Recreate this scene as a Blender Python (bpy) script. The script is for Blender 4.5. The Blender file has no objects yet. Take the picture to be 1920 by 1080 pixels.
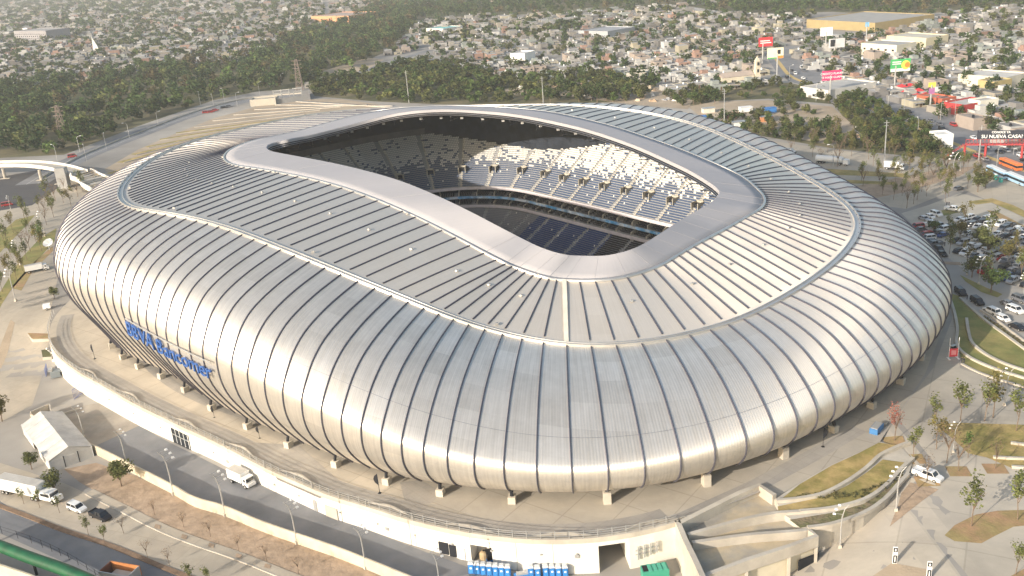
import bpy, bmesh, math, random
import numpy as np
from mathutils import Vector, Matrix
random.seed(7); rng = np.random.default_rng(11)
R_ = math.radians
# ------------------------------------------------------------------ camera
FPX, PITCH, ROLL, CAMH = 1788., R_(20.3), math.atan(380/4830), 104.
_f = np.array([0, math.cos(PITCH), -math.sin(PITCH)]); _u = np.array([0, math.sin(PITCH), math.cos(PITCH)]); _r = np.array([1., 0, 0])
def ray(x, y):
    u, v = x-960, y-540
    a = u*math.cos(ROLL)-v*math.sin(ROLL); b = u*math.sin(ROLL)+v*math.cos(ROLL)
    return _f*FPX+_r*a-_u*b
def bp(x, y, z=0.):
    d = ray(x, y); t = (z-CAMH)/d[2]; return np.array([d[0]*t, d[1]*t, z])
def proj(P):
    q = np.atleast_2d(np.array(P, float))-np.array([0, 0, CAMH]); D = q@_f; a = q@_r/D*FPX; b = -(q@_u)/D*FPX
    return np.stack([960+a*math.cos(ROLL)+b*math.sin(ROLL), 540-a*math.sin(ROLL)+b*math.cos(ROLL), D], 1)
S = bpy.context.scene; COL = S.collection
cam = bpy.data.cameras.new("camera"); cam.sensor_width = 36; cam.lens = 36*FPX/1920; cam.clip_start = 1; cam.clip_end = 30000
co = bpy.data.objects.new("camera", cam); COL.objects.link(co); S.camera = co
rt = _r*math.cos(ROLL)-_u*math.sin(ROLL); upv = _r*math.sin(ROLL)+_u*math.cos(ROLL)
co.matrix_world = Matrix(((rt[0], upv[0], -_f[0], 0), (rt[1], upv[1], -_f[1], 0), (rt[2], upv[2], -_f[2], CAMH), (0, 0, 0, 1)))
# ------------------------------------------------------------------ sky, sun, exposure
SUN_EL, SUN_AZ = R_(19.6), R_(220)      # math azimuth of the place the sun stands at
w = bpy.data.worlds.new("World"); S.world = w; w.use_nodes = True
nt = w.node_tree; bg = nt.nodes['Background']; sky = nt.nodes.new('ShaderNodeTexSky'); sky.sky_type = 'NISHITA'; sky.sun_disc = False
sky.sun_elevation = SUN_EL; sky.sun_rotation = R_(90)-SUN_AZ; sky.air_density = 1.3; sky.dust_density = 3.0
nt.links.new(sky.outputs[0], bg.inputs[0]); bg.inputs[1].default_value = 0.15
sl = bpy.data.lights.new("sun", 'SUN'); sl.energy = 4.2; sl.angle = R_(0.55); sl.color = (1, .91, .79)
so = bpy.data.objects.new("sun", sl); COL.objects.link(so)
sd = Vector((math.cos(SUN_AZ)*math.cos(SUN_EL), math.sin(SUN_AZ)*math.cos(SUN_EL), math.sin(SUN_EL)))
so.rotation_euler = sd.to_track_quat('Z', 'Y').to_euler(); so.location = (-200, -200, 300)
S.view_settings.view_transform = 'Standard'; S.view_settings.look = 'None'; S.view_settings.exposure = 0.53; S.view_settings.gamma = 1
S.cycles.max_bounces = 6; S.cycles.volume_bounces = 0; S.cycles.diffuse_bounces = 3; S.cycles.glossy_bounces = 3
# ------------------------------------------------------------------ materials
MATS = {}
def mat(name, col, rough=.8, metal=0., noise=.12, scale=.3, col2=None, spec=.3, bump=0., bscale=2., attr=None, detail=5, emit=0):
    if name in MATS: return MATS[name]
    m = bpy.data.materials.new(name); m.use_nodes = True; n = m.node_tree.nodes; l = m.node_tree.links; b = n['Principled BSDF']
    b.inputs['Roughness'].default_value = rough; b.inputs['Metallic'].default_value = metal; b.inputs['Specular IOR Level'].default_value = spec
    c = tuple(col)+(1,)
    g = n.new('ShaderNodeNewGeometry')
    nz = n.new('ShaderNodeTexNoise'); nz.inputs['Scale'].default_value = scale; nz.inputs['Detail'].default_value = detail; nz.inputs['Roughness'].default_value = .62
    l.new(g.outputs['Position'], nz.inputs['Vector'])
    rp = n.new('ShaderNodeMapRange'); rp.inputs[1].default_value = .3; rp.inputs[2].default_value = .7; rp.inputs[3].default_value = 1-noise; rp.inputs[4].default_value = 1+noise
    l.new(nz.outputs[0], rp.inputs[0])
    src = None
    if attr:
        a = n.new('ShaderNodeAttribute'); a.attribute_name = attr; src = a.outputs['Color']
    elif col2:
        mx0 = n.new('ShaderNodeMix'); mx0.data_type = 'RGBA'; mx0.inputs[6].default_value = c; mx0.inputs[7].default_value = tuple(col2)+(1,)
        n2 = n.new('ShaderNodeTexNoise'); n2.inputs['Scale'].default_value = scale*.35; n2.inputs['Detail'].default_value = 6; n2.inputs['Roughness'].default_value = .65
        l.new(g.outputs['Position'], n2.inputs['Vector'])
        r2 = n.new('ShaderNodeMapRange'); r2.inputs[1].default_value = .42; r2.inputs[2].default_value = .58; l.new(n2.outputs[0], r2.inputs[0]); l.new(r2.outputs[0], mx0.inputs[0]); src = mx0.outputs[2]
    vm = n.new('ShaderNodeVectorMath'); vm.operation = 'SCALE'
    if src: l.new(src, vm.inputs[0])
    else: vm.inputs[0].default_value = c[:3]
    l.new(rp.outputs[0], vm.inputs['Scale']); l.new(vm.outputs[0], b.inputs['Base Color'])
    if bump:
        n3 = n.new('ShaderNodeTexNoise'); n3.inputs['Scale'].default_value = bscale; n3.inputs['Detail'].default_value = 4; l.new(g.outputs['Position'], n3.inputs['Vector'])
        bm_ = n.new('ShaderNodeBump'); bm_.inputs['Strength'].default_value = bump; bm_.inputs['Distance'].default_value = .3; l.new(n3.outputs[0], bm_.inputs['Height']); l.new(bm_.outputs[0], b.inputs['Normal'])
    if emit:
        b.inputs['Emission Color'].default_value = c; b.inputs['Emission Strength'].default_value = emit
    MATS[name] = m; return m
def paving_mat(name, col, col2, joint=6., dark=.82, rot=0.3, noise=.08):
    """cast concrete slabs: joints, patches, faint tyre and dirt stains"""
    m = mat(name, col, .85, 0, noise, .12, col2=col2); n = m.node_tree.nodes; l = m.node_tree.links; b = n['Principled BSDF']
    src = b.inputs['Base Color'].links[0].from_socket
    g = n.new('ShaderNodeNewGeometry'); mp = n.new('ShaderNodeMapping'); mp.inputs['Rotation'].default_value = (0, 0, rot); l.new(g.outputs['Position'], mp.inputs[0])
    br = n.new('ShaderNodeTexBrick'); br.offset = 0; br.inputs['Scale'].default_value = 1/joint; br.inputs['Mortar Size'].default_value = .018; br.inputs['Mortar Smooth'].default_value = .5
    br.inputs['Brick Width'].default_value = 1; br.inputs['Row Height'].default_value = 1; br.inputs['Color1'].default_value = (1, 1, 1, 1); br.inputs['Color2'].default_value = (.94, .94, .95, 1); br.inputs['Mortar'].default_value = (dark,)*3+(1,)
    l.new(mp.outputs[0], br.inputs['Vector'])
    mx = n.new('ShaderNodeMix'); mx.data_type = 'RGBA'; mx.blend_type = 'MULTIPLY'; mx.inputs[0].default_value = 1; l.new(src, mx.inputs[6]); l.new(br.outputs[0], mx.inputs[7])
    wv = n.new('ShaderNodeTexNoise'); wv.inputs['Scale'].default_value = .02; wv.inputs['Detail'].default_value = 8; wv.inputs['Roughness'].default_value = .75; wv.inputs['Distortion'].default_value = 1.2
    l.new(g.outputs['Position'], wv.inputs['Vector'])
    rr = n.new('ShaderNodeMapRange'); rr.inputs[1].default_value = .38; rr.inputs[2].default_value = .6; rr.inputs[3].default_value = .84; rr.inputs[4].default_value = 1.04; l.new(wv.outputs[0], rr.inputs[0])
    v2 = n.new('ShaderNodeVectorMath'); v2.operation = 'SCALE'; l.new(mx.outputs[2], v2.inputs[0]); l.new(rr.outputs[0], v2.inputs['Scale']); l.new(v2.outputs[0], b.inputs['Base Color'])
    return m
def metal_mat(name, col, rough, nc, bstr, aniso=.0, streak=.1, metal=.92):
    """stainless cladding: corrugation along the ribs, per-sheet variation"""
    m = bpy.data.materials.new(name); m.use_nodes = True; n = m.node_tree.nodes; l = m.node_tree.links; b = n['Principled BSDF']
    b.inputs['Metallic'].default_value = metal; b.inputs['Roughness'].default_value = rough
    uv = n.new('ShaderNodeUVMap'); sp = n.new('ShaderNodeSeparateXYZ'); l.new(uv.outputs[0], sp.inputs[0])
    mu = n.new('ShaderNodeMath'); mu.operation = 'MULTIPLY'; mu.inputs[1].default_value = nc*2*math.pi; l.new(sp.outputs[0], mu.inputs[0])
    sn = n.new('ShaderNodeMath'); sn.operation = 'SINE'; l.new(mu.outputs[0], sn.inputs[0])
    bu = n.new('ShaderNodeBump'); bu.inputs['Strength'].default_value = bstr; bu.inputs['Distance'].default_value = .05; l.new(sn.outputs[0], bu.inputs['Height']); l.new(bu.outputs[0], b.inputs['Normal'])
    # per sheet tint: panel index x course index
    fl = n.new('ShaderNodeMath'); fl.operation = 'FLOOR'; l.new(sp.outputs[0], fl.inputs[0])
    m2 = n.new('ShaderNodeMath'); m2.operation = 'MULTIPLY'; m2.inputs[1].default_value = .16; l.new(sp.outputs[1], m2.inputs[0])
    f2 = n.new('ShaderNodeMath'); f2.operation = 'FLOOR'; l.new(m2.outputs[0], f2.inputs[0])
    cb = n.new('ShaderNodeCombineXYZ'); l.new(fl.outputs[0], cb.inputs[0]); l.new(f2.outputs[0], cb.inputs[1])
    wn = n.new('ShaderNodeTexWhiteNoise'); l.new(cb.outputs[0], wn.inputs[0])
    g = n.new('ShaderNodeNewGeometry'); nz = n.new('ShaderNodeTexNoise'); nz.inputs['Scale'].default_value = .22; nz.inputs['Detail'].default_value = 7; nz.inputs['Roughness'].default_value = .7; l.new(g.outputs['Position'], nz.inputs['Vector'])
    # streaks running down the sheets
    cs = n.new('ShaderNodeCombineXYZ'); ma = n.new('ShaderNodeMath'); ma.operation = 'MULTIPLY'; ma.inputs[1].default_value = 9; l.new(sp.outputs[0], ma.inputs[0]); l.new(ma.outputs[0], cs.inputs[0])
    mb_ = n.new('ShaderNodeMath'); mb_.operation = 'MULTIPLY'; mb_.inputs[1].default_value = .06; l.new(sp.outputs[1], mb_.inputs[0]); l.new(mb_.outputs[0], cs.inputs[1])
    n4 = n.new('ShaderNodeTexNoise'); n4.inputs['Scale'].default_value = 1; n4.inputs['Detail'].default_value = 3; l.new(cs.outputs[0], n4.inputs['Vector'])
    ad = n.new('ShaderNodeMath'); ad.operation = 'ADD'; l.new(nz.outputs[0], ad.inputs[0]); l.new(n4.outputs[0], ad.inputs[1])
    a3 = n.new('ShaderNodeMath'); a3.operation = 'MULTIPLY_ADD'; a3.inputs[1].default_value = .35; l.new(wn.outputs[0], a3.inputs[0]); l.new(ad.outputs[0], a3.inputs[2])
    rp = n.new('ShaderNodeMapRange'); rp.inputs[1].default_value = .75; rp.inputs[2].default_value = 1.6; rp.inputs[3].default_value = 1-streak; rp.inputs[4].default_value = 1+streak*.6; l.new(a3.outputs[0], rp.inputs[0])
    vm = n.new('ShaderNodeVectorMath'); vm.operation = 'SCALE'; vm.inputs[0].default_value = col; l.new(rp.outputs[0], vm.inputs['Scale']); l.new(vm.outputs[0], b.inputs['Base Color'])
    r2 = n.new('ShaderNodeMapRange'); r2.inputs[1].default_value = .7; r2.inputs[2].default_value = 1.6; r2.inputs[3].default_value = rough+.1; r2.inputs[4].default_value = rough-.1; l.new(a3.outputs[0], r2.inputs[0]); l.new(r2.outputs[0], b.inputs['Roughness'])
    if aniso:
        b.inputs['Anisotropic'].default_value = aniso; tg = n.new('ShaderNodeTangent'); tg.direction_type = 'UV_MAP'; l.new(tg.outputs[0], b.inputs['Tangent'])
    MATS[name] = m; return m
M_CLAD = metal_mat('stainless_cladding', (.78, .74, .675), .50, 11, .16, aniso=.84, streak=.20, metal=.70)
M_ROOF = metal_mat('roof_sheet', (.76, .70, .62), .58, 9, .05, aniso=.84, streak=.06, metal=.56)
M_RIM = metal_mat('rim_membrane', (.375, .37, .39), .8, 3, .04, streak=.05, metal=.05)
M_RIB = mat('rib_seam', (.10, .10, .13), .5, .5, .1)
M_RIBL = mat('rib_flange', (.45, .44, .44), .35, .9, .1)
M_GUT = mat('gutter_metal', (.62, .60, .57), .4, .8, .1)
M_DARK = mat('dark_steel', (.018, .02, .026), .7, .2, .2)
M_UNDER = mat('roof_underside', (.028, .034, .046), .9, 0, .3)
M_CONC = paving_mat('plaza_concrete', (.47, .42, .345), (.42, .38, .32), 9, .8, .66)
M_CONCW = mat('cast_concrete', (.52, .48, .41), .8, 0, .12, .25, col2=(.44, .40, .34), bump=.1)
M_WHITE = mat('white_render', (.80, .77, .71), .8, 0, .06, .2, col2=(.72, .69, .62))
M_WHITEP = mat('white_paint', (.80, .80, .79), .35, 0, .03, 1, spec=.5)
M_GND = mat('city_ground', (.36, .335, .30), .95, 0, .25, .02, col2=(.27, .255, .235))
M_ASPH = mat('asphalt', (.185, .19, .20), .9, 0, .14, .12, col2=(.23, .23, .235))
M_ASPHD = mat('dark_asphalt', (.085, .083, .085), .9, 0, .15, .1)
M_STREET = paving_mat('street_concrete', (.47, .41, .325), (.42, .375, .305), 5, .86, .45)
M_DIRT = mat('bare_dirt', (.34, .255, .18), .95, 0, .16, .5, col2=(.40, .30, .215), bump=.8, bscale=.6)
M_DIRTL = mat('pale_dirt', (.43, .35, .26), .95, 0, .12, .08, col2=(.36, .29, .21), bump=.3)
M_MULCH = mat('brown_mulch', (.38, .24, .135), .95, 0, .2, .4, col2=(.32, .25, .11), bump=.3)
M_GRASS = mat('lawn', (.25, .215, .07), .95, 0, .22, .35, col2=(.42, .31, .13), bump=.3)
M_GRASSG = mat('lawn_green', (.19, .20, .065), .95, 0, .2, .2, col2=(.30, .25, .095), bump=.3)
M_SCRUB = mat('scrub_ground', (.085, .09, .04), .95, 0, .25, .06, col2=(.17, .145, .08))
M_GLASS = mat('dark_glass', (.02, .024, .03), .12, 0, .05, spec=.8)
M_TYRE = mat('tyre_rubber', (.02, .02, .022), .8, 0, .1)
M_POLE = mat('galvanised_pole', (.50, .50, .49), .45, .5, .05)
M_TRUNK = mat('bark', (.17, .125, .09), .95, 0, .2, 3)
M_ORANGE = mat('orange_timber', (.50, .20, .07), .8, 0, .2, .8)
def smooth_(t): t = np.clip(t, 0, 1); return t*t*(3-2*t)
# ------------------------------------------------------------------ mesh helpers
def np_mesh(name, V, F, mat_=None, colors=None, uv=None, smooth=False, mats=None, midx=None):
    V = np.asarray(V, np.float32).reshape(-1, 3); me = bpy.data.meshes.new(name)
    if isinstance(F, np.ndarray):
        k = F.shape[1]; nf = len(F); loops = F.reshape(-1).astype(np.int32); st = np.arange(nf, dtype=np.int32)*k; tot = np.full(nf, k, np.int32)
    else:
        tot = np.array([len(f) for f in F], np.int32); nf = len(F); loops = np.array([i for f in F for i in f], np.int32); st = np.concatenate([[0], np.cumsum(tot)[:-1]]).astype(np.int32)
    me.vertices.add(len(V)); me.vertices.foreach_set('co', V.reshape(-1)); me.loops.add(len(loops)); me.loops.foreach_set('vertex_index', loops)
    me.polygons.add(nf); me.polygons.foreach_set('loop_start', st); me.polygons.foreach_set('loop_total', tot)
    me.polygons.foreach_set('use_smooth', np.full(nf, bool(smooth)))
    if mats:
        for m in mats: me.materials.append(m)
        if midx is not None: me.polygons.foreach_set('material_index', np.asarray(midx, np.int32))
    elif mat_: me.materials.append(mat_)
    if colors is not None:
        ca = me.color_attributes.new('col', 'FLOAT_COLOR', 'CORNER'); cc = np.ones((len(loops), 4), np.float32); cc[:, :3] = np.repeat(np.asarray(colors, np.float32), tot, 0); ca.data.foreach_set('color', cc.reshape(-1))
    if uv is not None:
        ul = me.uv_layers.new(name='UVMap'); ul.data.foreach_set('uv', np.asarray(uv, np.float32)[loops].reshape(-1) if len(uv) == len(V) else np.asarray(uv, np.float32).reshape(-1))
    me.update(); me.validate(); return me
def ob(name, me, parent=None, loc=None, rz=0., label=None, cat=None, group=None, kind=None):
    o = bpy.data.objects.new(name, me); COL.objects.link(o)
    if parent is not None: o.parent = parent
    if loc is not None: o.location = tuple(loc)
    if rz: o.rotation_euler = (0, 0, rz)
    return tag(o, label, cat, group, kind)
def tag(o, label=None, cat=None, group=None, kind=None):
    if label: o['label'] = label
    if cat: o['category'] = cat
    if group: o['group'] = group
    if kind: o['kind'] = kind
    return o
def thing(name, label, cat, loc=(0, 0, 0), rz=0., group=None, s=None):
    o = ob(name, None, None, loc, rz, label, cat, group); o.empty_display_size = 1
    if s: o.scale = (s, s, s)
    return o
KIDS = {}
def copy_tree(root, loc, rz=0., label=None, group=None, s=None, cat=None, swap=None):
    """copy a thing with its parts and sub-parts; mesh data shared"""
    def rec(o, par):
        c = o.copy(); COL.objects.link(c)
        if par is not None: c.parent = par
        if swap and c.data and o.data.materials and o.data.materials[0] in swap:
            k = (o.data.name, swap[o.data.materials[0]].name)
            if k not in SWAPC:
                d = o.data.copy(); d.materials[0] = swap[o.data.materials[0]]; SWAPC[k] = d
            c.data = SWAPC[k]
        for ch in kids[o.name]: rec(ch, c)
        return c
    kids = {}
    def col_(o):
        kids[o.name] = KIDS.get(o.name) if o.name in KIDS else list(o.children); KIDS[o.name] = kids[o.name]
        for c in kids[o.name]: col_(c)
    col_(root); r = rec(root, None); r.location = tuple(loc); r.rotation_euler = (0, 0, rz)
    if s: r.scale = (s, s, s) if not hasattr(s, '__len__') else s
    if label: r['label'] = label
    if group: r['group'] = group
    if cat: r['category'] = cat
    return r
SWAPC = {}
class MB:
    def __init__(s): s.v = []; s.f = []; s.c = []; s.n = 0
    def add(s, V, F, c=None):
        V = [tuple(map(float, p)) for p in V]; s.v += V; s.f += [[i+s.n for i in f] for f in F]; s.n += len(V)
        s.c += [c or (1, 1, 1)]*len(F); return s
    def box(s, x0, x1, y0, y1, z0, z1, rz=0, o=(0, 0, 0), c=None, top=1.):
        cx, cy = (x0+x1)/2, (y0+y1)/2; P = []
        for z, k in ((z0, 1), (z1, top)):
            for x, y in ((x0, y0), (x1, y0), (x1, y1), (x0, y1)):
                xx, yy = cx+(x-cx)*k, cy+(y-cy)*k; P.append((o[0]+xx*math.cos(rz)-yy*math.sin(rz), o[1]+xx*math.sin(rz)+yy*math.cos(rz), o[2]+z))
        return s.add(P, [(3, 2, 1, 0), (4, 5, 6, 7), (0, 1, 5, 4), (1, 2, 6, 5), (2, 3, 7, 6), (3, 0, 4, 7)], c)
    def tube(s, pts, r, k=6, c=None):
        pts = [Vector(p) for p in pts]; n = len(pts); rs = r if hasattr(r, '__len__') else [r]*n; V = []
        for i, p in enumerate(pts):
            t = (pts[min(i+1, n-1)]-pts[max(i-1, 0)]).normalized(); a = t.orthogonal().normalized() if abs(t.z) < .99 else Vector((1, 0, 0)); a = (a-t*a.dot(t)).normalized(); b = t.cross(a)
            V += [p+(a*math.cos(2*math.pi*j/k)+b*math.sin(2*math.pi*j/k))*rs[i] for j in range(k)]
        F = [(i*k+j, i*k+(j+1) % k, (i+1)*k+(j+1) % k, (i+1)*k+j) for i in range(n-1) for j in range(k)]+[tuple(range(k))[::-1], tuple(range((n-1)*k, n*k))]
        return s.add(V, F, c)
    def prism(s, poly, z0, z1, c=None):
        n = len(poly); return s.add([(p[0], p[1], z0) for p in poly]+[(p[0], p[1], z1) for p in poly], [tuple(range(n))[::-1], tuple(range(n, 2*n))]+[(i, (i+1) % n, n+(i+1) % n, n+i) for i in range(n)], c)
    def mesh(s, name, m, colors=False, smooth=False): return np_mesh(name, s.v, s.f, m, s.c if colors else None, smooth=smooth)
    def ob(s, name, m, parent=None, colors=False, smooth=False, **k): return ob(name, s.mesh(name, m, colors, smooth), parent, **k)
def smooth_(t): t = np.clip(t, 0, 1); return t*t*(3-2*t)
def P2(pts, z=0.): return [bp(x, y, z)[:2] for x, y in pts]
def in_poly(x, y, poly):
    c = False; n = len(poly)
    for i in range(n):
        x1, y1 = poly[i]; x2, y2 = poly[(i+1) % n]
        if (y1 > y) != (y2 > y) and x < (x2-x1)*(y-y1)/(y2-y1)+x1: c = not c
    return c
def cr(P, n=8, closed=False):
    """Catmull-Rom through points"""
    P = [np.array(p, float) for p in P]; N = len(P); out = []
    for i in range(N if closed else N-1):
        g = (lambda k: P[k % N]) if closed else (lambda k: P[min(max(k, 0), N-1)])
        a, b, c, d = g(i-1), g(i), g(i+1), g(i+2)
        for j in range(n):
            t = j/n; out.append(.5*((2*b)+(-a+c)*t+(2*a-5*b+4*c-d)*t*t+(-a+3*b-3*c+d)*t**3))
    if not closed: out.append(P[-1])
    return out
# ------------------------------------------------------------------ ground
def tz(x, y):
    """terrain height: service level 7 m below the plaza in front, ramping up to the left and right"""
    x = np.asarray(x, float); y = np.asarray(y, float)
    A = 1-smooth_((y-250-np.clip(-x-120, 0, 60)*.25)/42.); xr = 38+smooth_((y-130)/40.)*8; B = 1-smooth_((x-xr)/34.)
    d = ((x*.611-(y-278)*.79+20)/118)**2+((x*.79+(y-278)*.611)/86)**2
    m = np.maximum(A*B, np.where(d < 1, 1.15, 0)*(1-smooth_((d-.8)/.2)))
    return -np.interp(x, [-150, -107, -90, -77, -53, -40, -17, -12, 10, 30], [6.1, 5.6, 5.1, 4.5, 4.1, 4.3, 4.9, 5.5, 6.7, 7.])*m
def tz1(p): return float(tz(p[0], p[1]))
def sheet(name, poly, m, off, kind='structure', step=4., zf=None, parent=None, mats=None, **k):
    """a paving sheet draped on the terrain"""
    bm = bmesh.new(); vs = [bm.verts.new((p[0], p[1], 0)) for p in poly]; f = bm.faces.new(vs); bmesh.ops.triangulate(bm, faces=[f])
    if zf is None:
        xs = [p[0] for p in poly]; ys = [p[1] for p in poly]; zz = tz(np.linspace(min(xs), max(xs), 9)[None, :], np.linspace(min(ys), max(ys), 9)[:, None])
        if zz.max()-zz.min() > .01:
            for ax, lo, hi in ((0, min(xs), max(xs)), (1, min(ys), max(ys))):
                c = lo+step
                while c < hi:
                    no = (1, 0, 0) if ax == 0 else (0, 1, 0); bmesh.ops.bisect_plane(bm, geom=bm.verts[:]+bm.edges[:]+bm.faces[:], plane_co=tuple(c*q for q in no), plane_no=no); c += step
    for v in bm.verts: v.co.z = (float(tz(v.co.x, v.co.y)) if zf is None else zf)+off
    bmesh.ops.recalc_face_normals(bm, faces=bm.faces)
    for f in bm.faces:
        if f.normal.z < 0: f.normal_flip()
    me = bpy.data.meshes.new(name); bm.to_mesh(me); bm.free(); me.materials.append(m)
    return ob(name, me, parent, kind=kind, **k)
gx = np.unique(np.concatenate([np.linspace(-9000, -400, 30), np.arange(-400, 260, 5.), np.linspace(260, 9000, 30)]))
gy = np.unique(np.concatenate([np.linspace(-600, 80, 12), np.arange(80, 420, 5.), np.linspace(420, 14000, 50)]))
GX, GY = np.meshgrid(gx, gy); GZ = tz(GX, GY); idx = np.arange(GX.size).reshape(GX.shape)
q = np.stack([idx[:-1, :-1], idx[:-1, 1:], idx[1:, 1:], idx[1:, :-1]], -1).reshape(-1, 4)
ob('ground', np_mesh('ground', np.stack([GX, GY, GZ], -1).reshape(-1, 3), q, M_GND, smooth=True), kind='structure')
# ------------------------------------------------------------------ STADIUM geometry
#        idx  ring outer edge        gutter line            opening edge
ST = [(0, (1060, 525, 29), (1060, 652, 22), (1090, 482, 32)), (3, (1018, 518, 30), (935, 625, 24), (1058, 480, 33)), (6, (973, 503, 31), (850, 599, 27.5), (1020, 469, 34)),
(9, (937, 487, 33), (772, 566, 31), (985, 453, 35)), (12, (857, 445, 36), (672, 526, 34.5), (935, 427, 38)), (15, (781, 407, 38), (582, 488, 37.5), (872, 394, 40)),
(18, (710, 376, 40), (503, 457, 39.5), (808, 364, 41)), (21, (644, 352, 40.5), (435, 430, 40.5), (745, 339, 42)), (24, (580, 335, 41), (373, 412, 41), (682, 321, 42)),
(27, (525, 324, 41), (313, 401, 41.5), (622, 307, 42)), (30, (485, 317, 41), (265, 394, 41.5), (570, 297, 42)), (33, (450, 312, 41), (240, 388, 41.5), (532, 290, 42)),
(36, (430, 306, 41), (226, 378, 41), (508, 285, 42)), (39, (422, 297, 41), (222, 364, 41), (500, 280, 42)), (42, (428, 286, 41), (228, 346, 41.5), (501, 275, 42)),
(45, (441, 278, 41), (248, 325, 41.2), (508, 271, 42)), (48, (460, 270, 41), (275, 303, 41), (522, 267, 42)), (51, (487, 262, 40.5), (322, 279, 41), (540, 263, 42.5)),
(54, (517, 256, 40.5), (375, 261, 41), (560, 259, 42)), (57, (560, 247, 40.5), (430, 247, 41), (585, 254, 42)), (60, (600, 236, 40.7), (485, 234, 41), (617, 246, 42.2)),
(63, (642, 224, 41), (545, 222, 41), (652, 237, 42.6)), (66, (690, 212, 41.7), (612, 211, 40.8), (693, 226, 43.5)), (69, (742, 205, 43), (690, 204, 40.3), (737, 215, 45)),
(72, (800, 201, 45), (782, 202, 39), (788, 208, 46.5)), (75, (862, 200, 46), (868, 200, 38.5), (843, 206, 46.5)), (78, (925, 202, 45.5), (948, 198, 39), (900, 209, 46)),
(81, (983, 206, 45), (1032, 196, 40.3), (955, 214, 45.5)), (84, (1035, 212, 44.5), (1103, 199, 40.7), (1005, 222, 45)), (87, (1092, 224, 43.5), (1168, 205, 39.7), (1053, 232, 44.3)),
(90, (1148, 238, 42.3), (1230, 215, 38.3), (1102, 244, 43.2)), (93, (1203, 256, 41), (1283, 227, 37), (1152, 260, 41.9)), (96, (1255, 274, 39.5), (1328, 241, 35.7), (1198, 277, 40.7)),
(99, (1303, 293, 38), (1370, 259, 34.3), (1234, 293, 39.5)), (102, (1345, 311, 36.5), (1417, 281, 32.7), (1266, 308, 38.3)), (105, (1375, 325, 35), (1460, 303, 31), (1291, 320, 37.4)),
(108, (1397, 338, 34), (1505, 328, 29.5), (1312, 332, 36.5)), (111, (1413, 352, 33), (1549, 354, 28.5), (1331, 344, 35.6)), (114, (1425, 364, 32), (1586, 379, 27.5), (1344, 354, 34.9)),
(117, (1431, 375, 31.5), (1609, 404, 26.5), (1350, 362, 34.5)), (120, (1429, 386, 31), (1613, 428, 25.5), (1345, 371, 34)), (123, (1418, 396, 31), (1602, 455, 25), (1336, 380, 34)),
(126, (1395, 409, 30.5), (1575, 487, 24.5), (1318, 391, 34)), (129, (1358, 430, 30), (1532, 521, 24), (1288, 408, 33.5)), (132, (1312, 454, 30), (1480, 554, 23.3), (1250, 432, 33.5)),
(135, (1270, 478, 29.5), (1418, 588, 22.5), (1215, 455, 33)), (138, (1225, 503, 29), (1340, 618, 22), (1185, 470, 33)), (141, (1145, 524, 29), (1202, 648, 22), (1138, 482, 32.3))]
NR = 144; SUB = 6; NS = NR*SUB
def curve(k, zoff=0):
    P = np.array([bp(*s[k][:2], s[k][2]+zoff) for s in ST]); n = len(P); out = np.zeros((NS, 3)); per = 3*SUB
    for i in range(n):
        a, b, c, d = P[i-1], P[i], P[(i+1) % n], P[(i+2) % n]
        for j in range(per):
            t = j/per; out[i*per+j] = .5*((2*b)+(-a+c)*t+(2*a-5*b+4*c-d)*t*t+(-a+3*b-3*c+d)*t**3)
    return out
def gsm(A, sig):
    n = len(A); k = np.arange(-int(3*sig), int(3*sig)+1); wgt = np.exp(-k**2/(2*sig*sig)); wgt /= wgt.sum()
    return sum(np.roll(A, -kk, 0)*ww for kk, ww in zip(k, wgt))
RG = gsm(curve(1), SUB*.7); GT = gsm(curve(2), 3*SUB*.6); OP = gsm(curve(3), SUB*.9)
Gs = gsm(GT, 4.5*SUB); tn = np.roll(Gs, -1, 0)-np.roll(Gs, 1, 0); nrm = np.stack([-tn[:, 1], tn[:, 0], 0*tn[:, 0]], 1)
ctr = GT.mean(0); nrm *= np.sign(((Gs-ctr)*nrm)[:, :2].sum(1))[:, None]; nrm /= np.linalg.norm(nrm, axis=1)[:, None]; nrm = gsm(nrm, 2*SUB); nrm /= np.linalg.norm(nrm, axis=1)[:, None]
PL = np.array([(0, 0), (8, -2.2), (13.8, -5), (16.6, -8), (18.2, -12), (19, -16), (19, -21), (18, -26), (15.5, -32), (13, -37)], float); PL[:, 1] /= 37.; 
PR = np.array([(0, 0), (7, -1.3), (13.3, -3.6), (17.6, -6.6), (20.4, -9.4), (21.8, -11.8), (22.0, -14.2), (21.2, -16.4), (19.8, -18.4), (18, -20)], float); PR[:, 1] /= 20.
PF = np.array([(0, 0), (6, -.5), (11, -1.3), (15.0, -3.6), (17.6, -7.2), (19.6, -11.2), (20.9, -15.6), (21.1, -19.6), (20.2, -23.2), (18.4, -26.5)], float); PF[:, 1] /= 26.5
WK = {0: (0, 1, 0), 4: (.25, .55, .2), 9: (.6, .2, .2), 15: (1, 0, 0), 42: (1, 0, 0), 55: (.3, 0, .7), 66: (0, 0, 1), 100: (0, .1, .9), 112: (0, .7, .3), 120: (0, 1, 0), 144: (0, 1, 0)}
ks = sorted(WK); WT = np.stack([np.interp(np.arange(NS)/SUB, ks, [WK[k][j] for k in ks]) for j in range(3)], 1); WT = gsm(WT, 2*SUB)
def dens(Pf, m=4): return np.array(cr(Pf, m))
PROF = np.einsum('sk,kpj->spj', WT, np.stack([dens(PL), dens(PR), dens(PF)]))   # NS x NPROF x 2
NP_ = PROF.shape[1]; ZB = 2.4
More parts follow.
